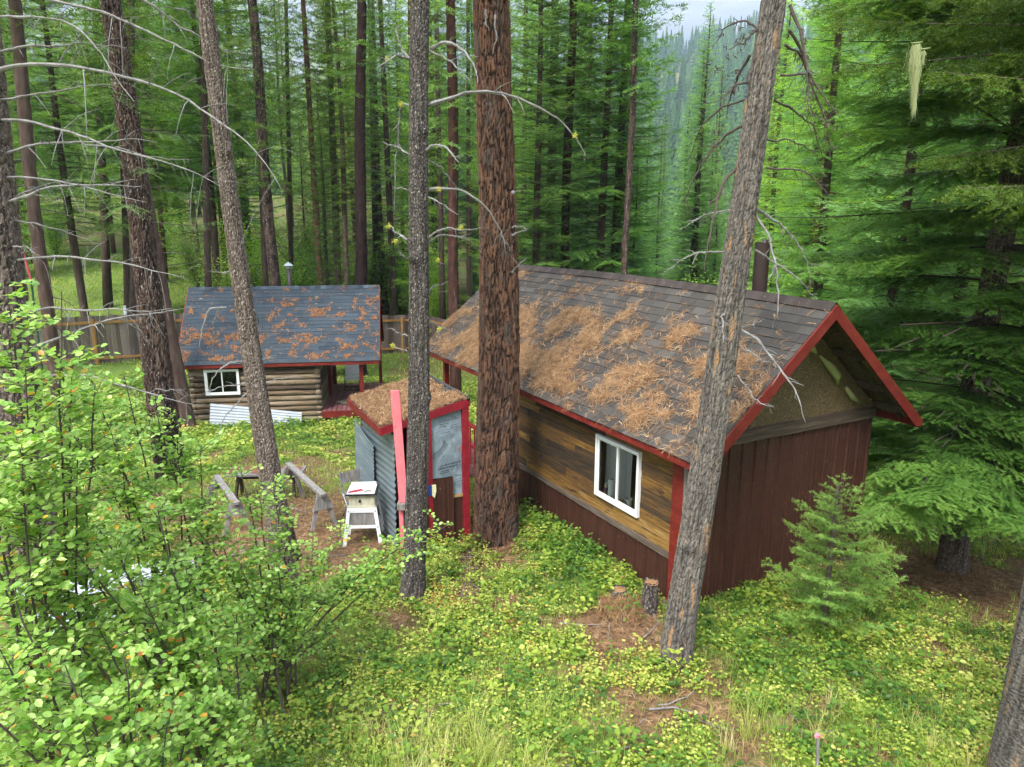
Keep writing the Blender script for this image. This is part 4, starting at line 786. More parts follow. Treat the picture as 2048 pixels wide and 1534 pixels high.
# ------------------------------------------------------------------ fence
def fence():
    pts = [atY(20, 735, 24.3), atY(196, 735, 25.4), atY(330, 727, 26.6), atY(560, 700, 30.), atY(805, 690, 32.8), atY(856, 684, 33.2), atY(905, 684, 31.5), atY(990, 690, 29.)]
    p0 = pts[0]; z0 = gz(p0[0], p0[1]); t = empty('wooden_fence', (p0[0], p0[1], z0), 0, 'weathered board privacy fence with orange rails and posts behind the log cabin', 'fence')
    g = np.random.default_rng(6); H = 1.72; org = np.array([p0[0], p0[1], z0])
    full = [pts[0] + (pts[0] - pts[1]) * 1.6] + pts
    for a, b in zip(full[:-1], full[1:]):
        L = np.linalg.norm((b - a)[:2]); k = max(1, round(L / 2.4))
        for j in range(k):
            p = a + (b - a) * j / k; q = a + (b - a) * (j + 1) / k; zp, zq = gz(p[0], p[1]), gz(q[0], q[1]); d = unit((q - p) * (1, 1, 0)); nn = np.array([d[1], -d[0], 0]); nn = nn if nn[1] < 0 else -nn
            l = np.linalg.norm((q - p)[:2]); m = MB(); x = 0
            while x < l - .02:
                w_ = .138; f = x / l; base = np.array([p[0], p[1], 0]) * (1 - f) + np.array([q[0], q[1], 0]) * f; zb = zp * (1 - f) + zq * f + .02; hh = H + g.normal(0, .012)
                m.box(base + (0, 0, zb) - org + d * .004, d * (w_ - .008), -nn * .018, (0, 0, hh), g.random()); x += w_
            m.build('board_panel', M['fence'], t)
            for hz in (.22, 1.5):
                m = MB(); A = np.array([p[0], p[1], zp + hz]) - org + nn * .022; B = np.array([q[0], q[1], zq + hz]) - org + nn * .022; m.bar(A, B, .04, .09, tone=g.random()); m.build('rail', M['rail'], t)
            m = MB(); A = np.array([p[0], p[1], zp]) - org + nn * .06; m.bx(A[0] - .05, A[0] + .05, A[1] - .05, A[1] + .05, A[2] - .2, A[2] + H - .1, g.random()); m.build('post', M['rail'], t)
fence()
# ------------------------------------------------------------------ trees
def cells(U, V, nu, seed):      # periodic in U (0..1 -> nu cells); V in cell units; returns F1, F2-F1, id
    g = np.random.default_rng(seed); nv = int(V.max()) + 4; J = g.random((nv, nu, 3)); x = U * nu; y = V + 1; xi = np.floor(x).astype(int); yi = np.floor(y).astype(int)
    F1 = np.full(x.shape, 9.); F2 = np.full(x.shape, 9.); ID = np.zeros(x.shape)
    for a in (-1, 0, 1):
        for b in (-1, 0, 1):
            cx = (xi + a) % nu; cy = np.clip(yi + b, 0, nv - 1); d = np.hypot(xi + a + J[cy, cx, 0] - x, yi + b + J[cy, cx, 1] - y)
            m = d < F1; F2 = np.where(m, F1, np.minimum(F2, d)); ID = np.where(m, J[cy, cx, 2], ID); F1 = np.where(m, d, F1)
    return F1, F2 - F1, ID
def trunk_mb(P, r, seg=48, dv=.03, cell=(.07, .20), depth=.02, seed=1, flare=1.5, famp=1.3, knots=0, rag=1.):
    """bark covered trunk along the polyline P with radii r; displaced plates"""
    P = np.asarray(P, float); r = np.asarray(r, float); d = np.concatenate([[0], np.cumsum(np.linalg.norm(np.diff(P, axis=0), axis=1))]); n = max(int(d[-1] / dv), 8)
    t = np.linspace(0, d[-1], n); Q = np.stack([np.interp(t, d, P[:, i]) for i in range(3)], -1); g = np.random.default_rng(seed)
    Q[:, 0] += .03 * np.sin(t * .7 + seed) * np.clip(t, 0, 1) * rag; Q[:, 1] += .03 * np.cos(t * .6 + seed * 2) * np.clip(t, 0, 1) * rag
    rr = np.interp(t, d, r); rr = rr * (1 + (flare - 1) * np.exp(-t / .28))
    a = np.linspace(0, 2 * np.pi, seg, endpoint=False); A, TT = np.meshgrid(a, t)
    U = A / (2 * np.pi) + .03 * np.sin(TT * 2.1 + seed); U = U % 1; nu = max(4, int(2 * np.pi * r[0] / cell[0]))
    wob = .5 * fbm(U * nu * .7 + seed, TT * 5, 3)
    F1, E, ID = cells((U + .35 / nu * (fbm(U * nu * 1.3 + 9, TT / cell[1] * 2., 3) - .5) * 2) % 1, TT / cell[1] + wob * 1.2, nu, seed); h = np.clip(E * 3.4, 0, 1)
    fine = fbm(np.cos(A) * 14 + TT * 2, np.sin(A) * 14 + TT * 4, 4)
    lobes = 1 + .22 * np.exp(-TT / .22) * np.sin(A * 5 + seed) * (flare - 1) + .03 * np.sin(A * 2 + TT * .8) 
    RR = rr[:, None] * lobes + depth * (h - .6) + depth * .5 * (ID - .5) + depth * .55 * (fine - .5)
    tone = np.clip(h * (.55 + .35 * ID) * .62 + (fine - .5) * famp + .10, 0, 1)
    T = unit(np.gradient(Q, axis=0)); X = unit(np.cross(np.array([0, 1., 0]), T)); Y = np.cross(T, X)
    for k in range(knots):
        ka = g.random() * 6.28; kt = g.random() * d[-1]; dd = np.hypot((((A - ka + np.pi) % (2 * np.pi)) - np.pi) * r.mean(), TT - kt); RR = RR + .03 * np.exp(-(dd / .06) ** 2); tone = tone * (1 - .7 * np.exp(-(dd / .05) ** 2))
    V = Q[:, None] + RR[..., None] * (np.cos(A)[..., None] * X[:, None] + np.sin(A)[..., None] * Y[:, None])
    i = (np.arange(n - 1)[:, None] * seg); j = np.arange(seg)[None]; k = (j + 1) % seg
    m = MB(); m.add(V.reshape(-1, 3), np.stack([i + j, i + k, i + seg + k, i + seg + j], -1).reshape(-1, 4), tone.ravel()); return m
def dead_branch(m, A, dirn, L, r0, g, droop=.5, nsub=5, seg=6, knobs=True, tone=.6, path=None):
    """bleached branch with a few short side twigs"""
    n = 14; t = np.linspace(0, 1, n)
    if path is None:
        dirn = unit(dirn); P = np.asarray(A) + dirn * L * t[:, None]; P[:, 2] -= droop * L * t ** 2; P += np.cumsum(g.normal(0, .008 * L, (n, 3)), 0) * t[:, None] ** .5
    else:
        p = np.asarray(path, float); d = np.concatenate([[0], np.cumsum(np.linalg.norm(np.diff(p, axis=0), axis=1))]); n = 26; t = np.linspace(0, 1, n); L = d[-1]
        P = np.stack([np.interp(t * L, d, p[:, i]) for i in range(3)], -1); 
        for _ in range(2): P[1:-1] = (P[:-2] + 2 * P[1:-1] + P[2:]) / 4
        P += np.cumsum(g.normal(0, .006, (n, 3)), 0) * np.minimum(1, t * 4)[:, None]; nsub = int(nsub * 1.7)
    rad = r0 * (1 - t) ** .8 + .0022; rad = rad * (.9 + .45 * g.random(n) ** 2); m.tube(P, rad, seg, tone + .2 * (g.random(n) - .5))
    for k in range(nsub):
        i = g.integers(int(n * .25), n - 1); T = unit(P[min(i + 1, n - 1)] - P[i - 1]); s = unit(np.cross(T, g.normal(size=3))); l = L * g.uniform(.04, .2); d = unit(T * .6 + s); q = P[i] + d * l * np.linspace(0, 1, 5)[:, None]; q[:, 2] -= .3 * l * np.linspace(0, 1, 5) ** 2; q += g.normal(0, .004, q.shape)
        m.tube(q, np.linspace(rad[i] * .5, .0018, 5), 4, tone)
    return P
def conifer(seed, H=20, z0=3, Lmax=2.6, per=9, elev=.05, droop=.35, up=.12, prof=.8, tws=.13, twl=.34, nl=.06, nw=.012, ns=.05, bare=.12, sub=False, r=.16, blunt=.35, zmax=None, flat=.22, trunkseg=10, hang=0., az=None, bott=.75, dead=0, deadz=None, notrunk=False, whorl=0, tipg=.25, limb=1.):
    g = np.random.default_rng(seed); cm, tm, dm = MB(), MB(), MB()
    zt = np.linspace(-.4, H, 16); tp = np.stack([.06 * np.sin(zt * .4 + seed), .06 * np.cos(zt * .35 + seed), zt], -1); None if notrunk else tm.tube(tp, r * (1 - np.clip(zt, 0, H) / H) ** .8 + .012, trunkseg, g.random(16))
    nb = int((H - z0) * per); hs = np.sort(z0 + (H - z0) * (np.arange(nb) + g.random(nb)) / nb)
    if whorl: hs = z0 + np.floor((hs - z0) / whorl) * whorl + g.normal(0, .045, nb)
    TB, TD, TL, TN, TT, TW = [], [], [], [], [], []
    for i, h in enumerate(hs):
        if zmax and h > zmax: break
        f = (h - z0) / (H - z0); L = Lmax * (1 - f) ** prof * g.uniform(.62, 1.12) * (bott + (1 - bott) * min(1, f / .25)) + .12
        ph = i * 2.39996 + g.normal(0, .3)
        if az is not None and g.random() < az[1]: ph = az[0] + g.normal(0, .7)
        e = elev + g.normal(0, .07) + .35 * f; K = 8; t = np.linspace(0, 1, K); hd = np.array([np.cos(ph), np.sin(ph), 0]); dr = droop * g.uniform(.7, 1.3) * (1 - .6 * f)
        P = np.array([0, 0, h]) + hd * (L * t * (1 - .12 * t * dr))[:, None]; P[:, 2] += L * (np.sin(e) * t - dr * t ** 2 + (dr * .55 + up) * t ** 3.2); side = np.array([-hd[1], hd[0], 0]); P += side * (L * .08 * g.normal() * t ** 2)[:, None]
        tm.tube(P, np.linspace(.007 + .004 * L, .003, K) * limb, 4, .4, cap=False)
        s = np.arange(max(bare * L, .05), L, tws); s = s + g.normal(0, tws * .3, len(s)); s = np.clip(s, 0, L); ft = s / L
        B = np.stack([np.interp(ft * (K - 1), np.arange(K), P[:, q]) for q in range(3)], -1); G = np.gradient(P, axis=0); Dm = unit(np.stack([np.interp(ft * (K - 1), np.arange(K), G[:, q]) for q in range(3)], -1))
        for sg in (-1, 1):
            m = len(B); ang = g.uniform(.75, 1.15, m); D = Dm * np.cos(ang)[:, None] + side * (sg * np.sin(ang))[:, None]; D[:, 2] += g.normal(0, .12, m) - hang * g.uniform(.5, 1.3, m)
            l = L * twl * (.35 + .75 * np.minimum(ft / .3, 1)) * (1 - ft) ** .65 * g.uniform(.6, 1.2, m) + nl * 1.6
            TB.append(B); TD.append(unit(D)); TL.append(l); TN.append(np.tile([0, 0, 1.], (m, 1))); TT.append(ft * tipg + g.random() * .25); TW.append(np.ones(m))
        TB.append(P[-3:-2]); TD.append(Dm[-1:]); TL.append(np.array([L * .3 + .05])); TN.append(np.array([[0, 0, 1.]])); TT.append(np.array([.4])); TW.append(np.ones(1))
    B, D, l, Nn, tt = [np.concatenate(q) for q in (TB, TD, TL, TN, TT)]
    if sub:       # one more order of twigs
        k = np.maximum((l / (tws * 1.0)).astype(int), 1); idx = np.repeat(np.arange(len(l)), k); fr = (np.concatenate([np.arange(q) for q in k]) + g.random(len(idx)) * .5 + .5) / np.repeat(k, k); sgn = np.where(g.random(len(idx)) < .5, -1., 1.)
        Sd = unit(np.cross(D[idx], Nn[idx])); b2 = B[idx] + D[idx] * (l[idx] * fr)[:, None]; b2[:, 2] -= .12 * l[idx] * fr ** 2; d2 = unit(D[idx] * .75 + Sd * (sgn * .8)[:, None] + g.normal(0, .12, (len(idx), 3)))
        l2 = l[idx] * .42 * (1.15 - fr) * g.uniform(.6, 1.2, len(idx)) + nl * 1.2
        B = np.concatenate([B, b2]); D = np.concatenate([D, d2]); l = np.concatenate([l, l2]); Nn = np.concatenate([Nn, Nn[idx]]); tt = np.concatenate([tt, tt[idx] + .08])
    k = np.maximum((l / ns).astype(int), 2); idx = np.repeat(np.arange(len(l)), k); pos = np.concatenate([np.arange(q) for q in k]) / np.repeat(k, k)
    Sd = unit(np.cross(D[idx], Nn[idx])); base = B[idx] + D[idx] * (l[idx] * pos)[:, None]; base[:, 2] -= .14 * l[idx] * pos ** 2
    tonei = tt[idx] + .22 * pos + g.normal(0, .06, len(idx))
    for sg in (-1, 1):
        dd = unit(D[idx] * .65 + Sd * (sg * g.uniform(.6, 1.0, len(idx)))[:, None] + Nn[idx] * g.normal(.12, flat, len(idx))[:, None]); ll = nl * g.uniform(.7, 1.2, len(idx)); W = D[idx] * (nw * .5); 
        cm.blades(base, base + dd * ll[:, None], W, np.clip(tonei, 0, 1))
    if dead:
        for q in range(dead):
            h = g.uniform(*(deadz or (1.5, z0))); ph = g.random() * 6.283; dead_branch(tm, (np.cos(ph) * r * .7, np.sin(ph) * r * .7, h), (np.cos(ph), np.sin(ph), g.uniform(-.1, .25)), g.uniform(.4, 1.6), .012, g, g.uniform(.2, .6), 3, 4, tone=.25)
    return tm, cm, dm
def make_tree(name, label, group, params, matc, matt, loc, rz, s=1., cat='tree'):
    tm, cm, dm = conifer(**params); t = empty(name, loc, rz, label, cat, group); t.scale = (s, s, s)
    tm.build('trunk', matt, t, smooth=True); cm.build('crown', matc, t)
    return t

# forest behind: a few kinds, each built once and copied
KINDS = {
 'high_fir': [('fir_tree', 'tall fir with raised boughs at the edge of the grassy slope', 'firs at the edge of the grassy slope', dict(seed=9, H=24, z0=5.2, Lmax=3.3, per=12, droop=.42, tws=.13, nl=.10, nw=.045, ns=.05, hang=.1, dead=10), 'fir', 'barkfar')],
 'fir_tree': [('fir_tree', 'dense dark green fir in the forest behind the fence and cabins', 'dark firs of the forest', dict(seed=1, H=22, z0=1.8, Lmax=2.8, per=13, tws=.13, nl=.10, nw=.045, ns=.05, dead=0), 'fir', 'barkfar'),
              ('fir_tree', 'dense dark green fir in the forest behind the fence and cabins', 'dark firs of the forest', dict(seed=2, H=25, z0=3., Lmax=3.2, per=12, droop=.5, tws=.13, nl=.10, nw=.045, ns=.05, hang=.15, dead=8), 'firdark', 'barkfar')],
 'spruce_tree': [('spruce_tree', 'light green pointed spruce in the forest behind the large cabin', 'light spruces of the forest', dict(seed=3, H=19, z0=.6, Lmax=2.3, per=15, elev=-.05, droop=.3, up=.15, tws=.12, nl=.09, nw=.042, ns=.05), 'spruce', 'barkfar'),
                 ('spruce_tree', 'light green pointed spruce in the forest behind the large cabin', 'light spruces of the forest', dict(seed=4, H=23, z0=1.2, Lmax=2.7, per=13, elev=.0, droop=.4, tws=.12, nl=.095, nw=.042, ns=.05, hang=.3), 'spruce', 'barkfar')],
 'larch_tree': [('larch_tree', 'lacy bright green larch in the forest', 'larches of the forest', dict(seed=5, H=24, z0=2.2, Lmax=2.6, per=10, elev=.1, droop=.35, tws=.13, nl=.085, nw=.034, ns=.055, flat=.5, hang=.35, dead=18), 'larch', 'barkfarred')],
 'pine_tree': [('pine_tree', 'tall slim pine with a long bare trunk in the forest', 'slim bare trunked pines of the forest', dict(seed=6, H=25, z0=7.5, Lmax=2.3, per=10, elev=.15, droop=.35, tws=.14, nl=.11, nw=.04, ns=.055, flat=.5, dead=34, r=.15, deadz=(2.5, 10)), 'olive', 'barkfar'),
               ('pine_tree', 'tall slim pine with a long bare trunk in the forest', 'slim bare trunked pines of the forest', dict(seed=7, H=27, z0=5., Lmax=2.6, per=10, elev=.1, droop=.45, tws=.14, nl=.11, nw=.04, ns=.055, flat=.5, dead=34, r=.18, hang=.3, deadz=(2.5, 8)), 'fir', 'barkfarred')],
}
PROTO = {}
def forest_tree(kind, v, loc, rz, s):
    key = (kind, v % len(KINDS[kind]))
    if key not in PROTO:
        nm, lab, grp, prm, mc, mt = KINDS[kind][key[1]]; PROTO[key] = make_tree(nm, lab, grp, prm, M[mc], M[mt], loc, rz, s); o = PROTO[key]
    else: o = copy_tree(PROTO[key], loc, rz, s)
    o.scale = (s * 1.12, s * 1.12, s); return o
def place_forest():
    g = np.random.default_rng(21); pts = []
    def ok(x, y, dmin):
        return all((x - a) ** 2 + (y - b) ** 2 > dmin ** 2 for a, b in pts)
    # along the view cone, in depth bands; more open on the left meadow
    for (ya, yb, n, dmin) in ((27, 36, 14, 2.6), (36, 48, 34, 2.5), (48, 66, 56, 2.8), (66, 95, 56, 3.2), (95, 140, 52, 4.)):
        c = 0; tries = 0
        while c < n and tries < 3000:
            tries += 1; y = g.uniform(ya, yb); x = g.uniform(-.78, .78) * y
            px = 1024 + CF * x / (y * math.cos(CP)); 
            if x < -4 and y < 42 and y > 24 and 60 < px < 620: continue
            if (-1 < x < 9 and y < 24) or (y < 37 and 740 < px < 960): continue
            if not ok(x, y, dmin): continue
            pts.append((x, y)); c += 1
            u = g.random()
            if px > 1180: kind = 'spruce_tree' if u < .62 else ('larch_tree' if u < .85 else 'fir_tree')
            elif px > 760: kind = 'fir_tree' if u < .40 else ('larch_tree' if u < .65 else ('spruce_tree' if u < .92 else 'pine_tree'))
            elif px > 480: kind = 'pine_tree' if u < .15 else ('larch_tree' if u < .65 else 'fir_tree')
            else: kind = ('high_fir' if y < 60 else 'fir_tree') if u < .6 else ('pine_tree' if u < .75 else 'larch_tree')
            s = g.uniform(.8, 1.12); z = gz(x, y) - .1
            H = KINDS[kind][0][3]['H']
            cap = None
            if 1255 < px < 1530: cap = (90, 260) if 1370 < px < 1430 else (170, 330)
            elif 585 < px < 670: cap = (60, 240)
            if cap:       # lower trees where the sky and the hill show
                ty = g.uniform(*cap); el = math.atan((767 - ty) / CF) - CP; Hn = CH + math.tan(el) * y - z; s = np.clip(Hn / H, .35, 1.1); kind = 'spruce_tree' if px > 1000 else kind
                s = float(np.clip(Hn / KINDS[kind][0][3]['H'], .35, 1.1)) * (.86 if kind == 'spruce_tree' else .9)
            forest_tree(kind, int(g.integers(0, 2)), (x, y, z), g.random() * 6.28, s)
place_forest()

# trunks one can tell apart between the cabins and the wood: (x at y=0, x at y=560, width px, depth, bark, description)
MID = [
 (25, 88, 26, 17, 'barkfar', 'brown trunk just right of the thick trunk at the left edge'),
 (190, 214, 15, 36, 'barkfar', 'slim trunk on the grassy slope, left of the two standing side by side'),
 (236, 254, 13, 32, 'barkfar', 'slim dark trunk on the grassy slope, right of the two standing side by side'),
 (216, 322, 27, 19.9, 'barkfar', 'brown trunk half hidden behind the dark furrowed leaning trunk, at the log cabin corner'),
 (262, 270, 18, 27.5, 'barkfar', 'mossy trunk behind the fence, seen left of the dark furrowed leaning trunk'),
 (404, 416, 14, 30, 'barkfar', 'slim trunk behind the left half of the log cabin roof'),
 (503, 549, 23, 26, 'barkblack', 'dark furrowed leaning trunk behind the log cabin roof'),
 (508, 531, 12, 33, 'barkfar', 'thin trunk just left of the dark furrowed leaning one'),
 (572, 583, 10, 38, 'barkfar', 'very thin trunk left of the log cabin stove pipe'),
 (606, 640, 13, 34, 'barkfarred', 'thin leaning trunk right of the log cabin stove pipe'),
 (655, 676, 15, 36, 'barkfar', 'thin trunk halfway between the stove pipe and the straight dark trunk'),
 (722, 721, 26, 27.6, 'barkdarkbrown', 'straight thick dark brown trunk behind the right end of the log cabin roof'),
 (760, 786, 14, 38, 'barkfar', 'thin trunk behind the fence right of the log cabin'),
 (738, 752, 11, 42, 'barkfar', 'very thin trunk right of the straight dark brown trunk'),
 (902, 908, 23, 23.2, 'barkpinedark', 'reddish brown trunk between the speckled trunk and the big pine'),
 (872, 884, 12, 36, 'barkfar', 'thin trunk left of the reddish brown trunk'),
 (936, 938, 11, 38, 'barkfar', 'thin trunk close to the left side of the big pine'),
 (1110, 1098, 19, 31, 'barkfar', 'grey brown trunk right of the big pine'),
 (1146, 1128, 19, 27, 'barkpinedark', 'reddish trunk right of the big pine, rising above the ridge'),
 (1052, 1046, 12, 37, 'barkfar', 'thin trunk just right of the big pine'),
 (1272, 1250, 14, 24, 'barkblack', 'thin nearly black trunk rising above the middle of the large cabin roof'),
 (1182, 1172, 10, 38, 'barkfar', 'very thin trunk above the large cabin ridge'),
]
M['barkdarkbrown'] = mk('dark_brown_bark', [(0, (.022, .013, .012)), (.5, (.060, .036, .032)), (1, (.10, .065, .055))], scale=(14, 14, 3), wn=1.1, wt=.4, rough=.95, spec=.1)
M['barkpinedark'] = mk('dark_red_bark', [(0, (.028, .015, .012)), (.5, (.10, .048, .034)), (1, (.20, .10, .07))], scale=(12, 12, 3), wn=1.0, wt=.5, rough=.95, spec=.1)
def mid_trees():
    for i, (xt, xb, wpx, Y, mt, lab) in enumerate(MID):
        g = np.random.default_rng(100 + i); b = atY(xb, 560, Y); tp = atY(xt, 0, Y); d = (tp - b) / (tp[2] - b[2]); z0 = gz(b[0], Y); base = b + d * (z0 - b[2]); r = wpx / 2 / CF * Y * 1.02
        H = g.uniform(19, 25); t = empty('forest_tree', base, 0, lab, 'tree'); K = 8; zz = np.linspace(-.2, H, K); P = d * zz[:, None]
        m = trunk_mb(P, r * (1 - .55 * np.clip(zz, 0, H) / H), 20, .10, (.10, .25), .012 + .03 * r, i, 1.35) if Y < 30 else None
        if m is None: m = MB(); m.tube(P, r * (1 - .55 * np.clip(zz, 0, H) / H) * np.where(zz < .5, 1.25, 1), 12, g.random(K))
        m.build('trunk', M[mt], t, smooth=True)
        for q in range(10):
            dm = MB(); h = g.uniform(2.2, 13); ph = g.random() * 6.283; dead_branch(dm, d * h + np.array([np.cos(ph), np.sin(ph), 0]) * r * .7, (np.cos(ph), np.sin(ph), g.uniform(-.1, .3)), g.uniform(.4, 1.9), .011, g, g.uniform(.2, .7), 4, 4, tone=.3)
            dm.build('dead_branch', M['twig'], t)
        zc = g.uniform(6.5, 11); _, cm, _ = conifer(seed=300 + i, H=H + 1, z0=zc, Lmax=2.0, per=8, droop=.4, tws=.2, nl=.12, nw=.05, ns=.07, hang=.25, flat=.5)
        c = cm.build('crown', M['fir' if i % 3 else 'olive'], t); c.location = (d[0] * zc, d[1] * zc, 0)
mid_trees()
def bushes():
    g = np.random.default_rng(33); proto = None; n = 0
    spots = [(px, Y, s) for px, Y, s in ((455, 33, 1.), (500, 38, 1.2), (560, 36, .9), (600, 41, 1.2), (640, 40, 1.1), (690, 38, 1.1), (745, 40, 1.2), (790, 43, 1.1), (840, 41, 1.1), (880, 44, 1.2), (860, 37, .8), (395, 40, 1.), (330, 46, 1.2), (1040, 38, 1.2), (1200, 33, 1.1), (1300, 30, 1.), (1490, 30, 1.2), (1560, 27, 1.25), (1590, 22, 1.1), (120, 50, 1.2), (40, 44, 1.2), (1420, 34, 1.3), (1660, 24, 1.1), (1110, 36, 1.2), (1780, 17, .6))]
    for px, Y, s in spots:
        b = atY(px, 560, Y); loc = (b[0], Y, gz(b[0], Y) - .05)
        if proto is None:
            proto = empty('deciduous_bush', loc, 0, 'bright green leafy bush in the understorey of the forest', 'bush', 'leafy bushes in the understorey'); st, lf = MB(), MB()
            for k in range(16):
                ph = g.random() * 6.28; L = g.uniform(2.2, 4.2); t = np.linspace(0, 1, 7); sp = g.uniform(.25, .75); P = np.stack([np.cos(ph) * sp * L * t ** 1.3 * .6, np.sin(ph) * sp * L * t ** 1.3 * .6, L * t * (1 - .12 * t)], -1); st.tube(P, np.linspace(.028, .005, 7), 5, .5)
                m = 330; f = g.uniform(.2, 1, m); B = np.stack([np.interp(f * 6, np.arange(7), P[:, q]) for q in range(3)], -1) + g.normal(0, .26, (m, 3)); lf.leaves(B, g.normal(size=(m, 3)) * (1, 1, .4), np.array([0, 0, 1.]) + g.normal(0, .35, (m, 3)), g.uniform(.07, .13, m), g.uniform(.05, .085, m), np.clip(g.normal(.5, .2, m), 0, 1), .1)
            st.build('stems', M['twig'], proto); lf.build('leaves', M['bush'], proto); proto.scale = (s, s, s)
        else: copy_tree(proto, loc, g.random() * 6.28, s)
bushes()

# ---- the trees in front, one by one
def world_line(x0, y0, x1, y1, Y0, Y1=None):
    return atY(x0, y0, Y0), atY(x1, y1, Y0 if Y1 is None else Y1)
def hero(name, label, px_lo, px_hi, Y, wlo, whi, mat, Ytop=None, H=15, seed=1, seg=64, dv=.025, cell=(.07, .2), depth=.02, flare=1.45, knots=4, bend=0., zb=None, famp=1.3):
    """trunk through two picture points; px_lo is where it meets (or would meet) the ground"""
    a = at(px_lo[0], px_lo[1], 0 if zb is None else zb); z0 = gz(a[0], a[1])
    for _ in range(4): a = at(px_lo[0], px_lo[1], z0); z0 = gz(a[0], a[1])
    if Y: a = atY(px_lo[0], px_lo[1], Y)
    Yt = a[1] if Ytop is None else Ytop; b = atY(px_hi[0], px_hi[1], Yt)
    if Y: d0 = (b - a) / (b[2] - a[2]); z0 = gz(a[0], a[1]); a = a + d0 * (z0 - a[2]); 
    d = (b - a) / (b[2] - a[2]); t = empty(name, a, 0, label, 'tree')
    dist = lambda p: np.hypot(p[1] * math.cos(CP) - (p[2] - CH) * math.sin(CP), 0)
    r0 = wlo / 2 / CF * dist(a); r1 = whi / 2 / CF * dist(b); zz = np.linspace(-.15, H, 12); hb = b[2] - a[2]; r = np.maximum(r0 + (r1 - r0) * zz / hb, .04); r = np.where(zz > hb, r1 * np.clip(1 - (zz - hb) / (H - hb) * .6, .3, 1), r)
    P = d * zz[:, None]; P[:, 0] += bend * np.sin(np.clip(zz / hb, 0, 1.2) * np.pi)
    trunk_mb(P, r, seg, dv, cell, depth, seed, flare, knots=knots, famp=famp).build('trunk', mat, t, smooth=False); t['_d'] = [float(q) for q in d]; del t['_d']
    return t, a, d, r0, r1
def top_crown(t, d, seed, z0, H, Lmax, mat, per=4):
    tm, cm, _ = conifer(seed=seed, H=H, z0=z0, Lmax=Lmax, per=per, droop=.4, tws=.24, nl=.14, nw=.05, ns=.09, flat=.5, hang=.2, notrunk=True); c = cm.build('crown', mat, t); c.location = (d[0] * z0, d[1] * z0, 0)
    b = tm.build('limbs', M['twig'], t); b.location = c.location
def branch_px(t, org, pts, Y0, Y1, r0, g, nsub=6, name='dead_branch', mat='deadwood'):
    """bare branch through picture points, its depth running from Y0 to Y1"""
    n = len(pts); P = [atY(x, y, Y0 + (Y1 - Y0) * i / (n - 1)) - org for i, (x, y) in enumerate(pts)]; m = MB(); dead_branch(m, None, None, 0, r0, g, nsub=nsub, path=P); return m.build(name, M[mat], t)
g = np.random.default_rng(77)
# T5 big ponderosa in the centre
t5, a5, d5, r5, _ = hero('ponderosa_pine', 'thickest pine in the centre with orange brown plated bark, touching the large cabin eave', (994, 1078), (986, 0), None, 84, 68, M['barkpine'], H=16, seed=5, seg=110, dv=.018, cell=(.055, .30), depth=.030, flare=1.16, knots=8, bend=.03, famp=.7)
top_crown(t5, d5, 51, 10, 18, 3.0, M['olive'])
for pts, r in (([(1025, 385), (1045, 378)], .02), ([(1024, 455), (1045, 452), (1056, 458)], .012), ([(1025, 470), (1058, 459)], .014), ([(1024, 545), (1045, 527), (1060, 518)], .012), ([(972, 20), (964, 40), (975, 60)], .014), ([(990, 30), (995, 75), (982, 108)], .012)): branch_px(t5, a5, pts, a5[1] - .3, a5[1] - .45, r, g, 1)
# T4 dark speckled trunk
t4, a4, d4, r4, _ = hero('speckled_pine', 'dark grey speckled trunk standing in front of the small shed', (826, 1196), (846, 0), None, 43, 37, M['barkdark'], H=14, seed=6, seg=70, dv=.018, cell=(.022, .035), depth=.010, flare=1.5, knots=10)
top_crown(t4, d4, 52, 9.5, 16, 2.2, M['fir'])
Y4 = a4[1]
for pts, r, ye in (([(856, 210), (900, 195), (945, 178), (1010, 182), (1075, 207), (1120, 235), (1145, 268), (1170, 310)], .022, .5), ([(862, 98), (885, 84), (910, 84), (935, 108), (950, 140), (955, 175)], .020, -.6), ([(860, 102), (900, 122), (948, 165)], .010, -.2),
                   ([(846, 305), (865, 295), (885, 300), (905, 322), (915, 332)], .016, -.7), ([(850, 380), (875, 376), (915, 380), (950, 402), (985, 440), (1005, 480), (1012, 515)], .018, .3), ([(846, 485), (870, 468), (905, 455), (965, 455)], .014, -.3), ([(848, 490), (880, 470), (925, 475), (955, 502)], .009, .3),
                   ([(828, 122), (800, 112), (775, 125), (758, 145)], .014, -.5), ([(826, 130), (800, 85), (792, 60), (808, 50)], .012, .2), ([(818, 308), (795, 294), (765, 288)], .009, .4), ([(816, 382), (785, 370)], .008, -.2), ([(815, 480), (790, 460), (776, 438)], .012, .3), ([(815, 518), (785, 505)], .007, -.3),
                   ([(852, 318), (885, 330), (910, 375)], .008, .4), ([(850, 390), (885, 412), (915, 428)], .007, -.4), ([(818, 210), (800, 205), (795, 235), (790, 330), (792, 425)], .010, .4), ([(848, 655), (868, 645), (895, 660), (905, 662)], .007, .2), ([(815, 672), (790, 660), (775, 656)], .010, -.1), ([(815, 703), (792, 698), (785, 692)], .007, .3), ([(852, 585), (868, 570), (895, 562)], .009, .4)):
    branch_px(t4, a4, pts, Y4, Y4 + ye, r, g, 4)
for (x, y) in ((778, 452), (790, 482), (875, 520), (858, 662), (785, 692), (922, 456), (826, 508), (878, 378), (858, 722), (1150, 270), (802, 208), (775, 118), (878, 660)):
    ym = MB(); c = atY(x, y, Y4 + .0) - a4; k = 50; ym.leaves(c + g.normal(0, .012, (k, 3)), g.normal(size=(k, 3)), g.normal(size=(k, 3)), g.uniform(.02, .04, k), g.uniform(.004, .009, k), g.random(k), .1); ym.build('yellow_lichen', M['ylichen'], t4)
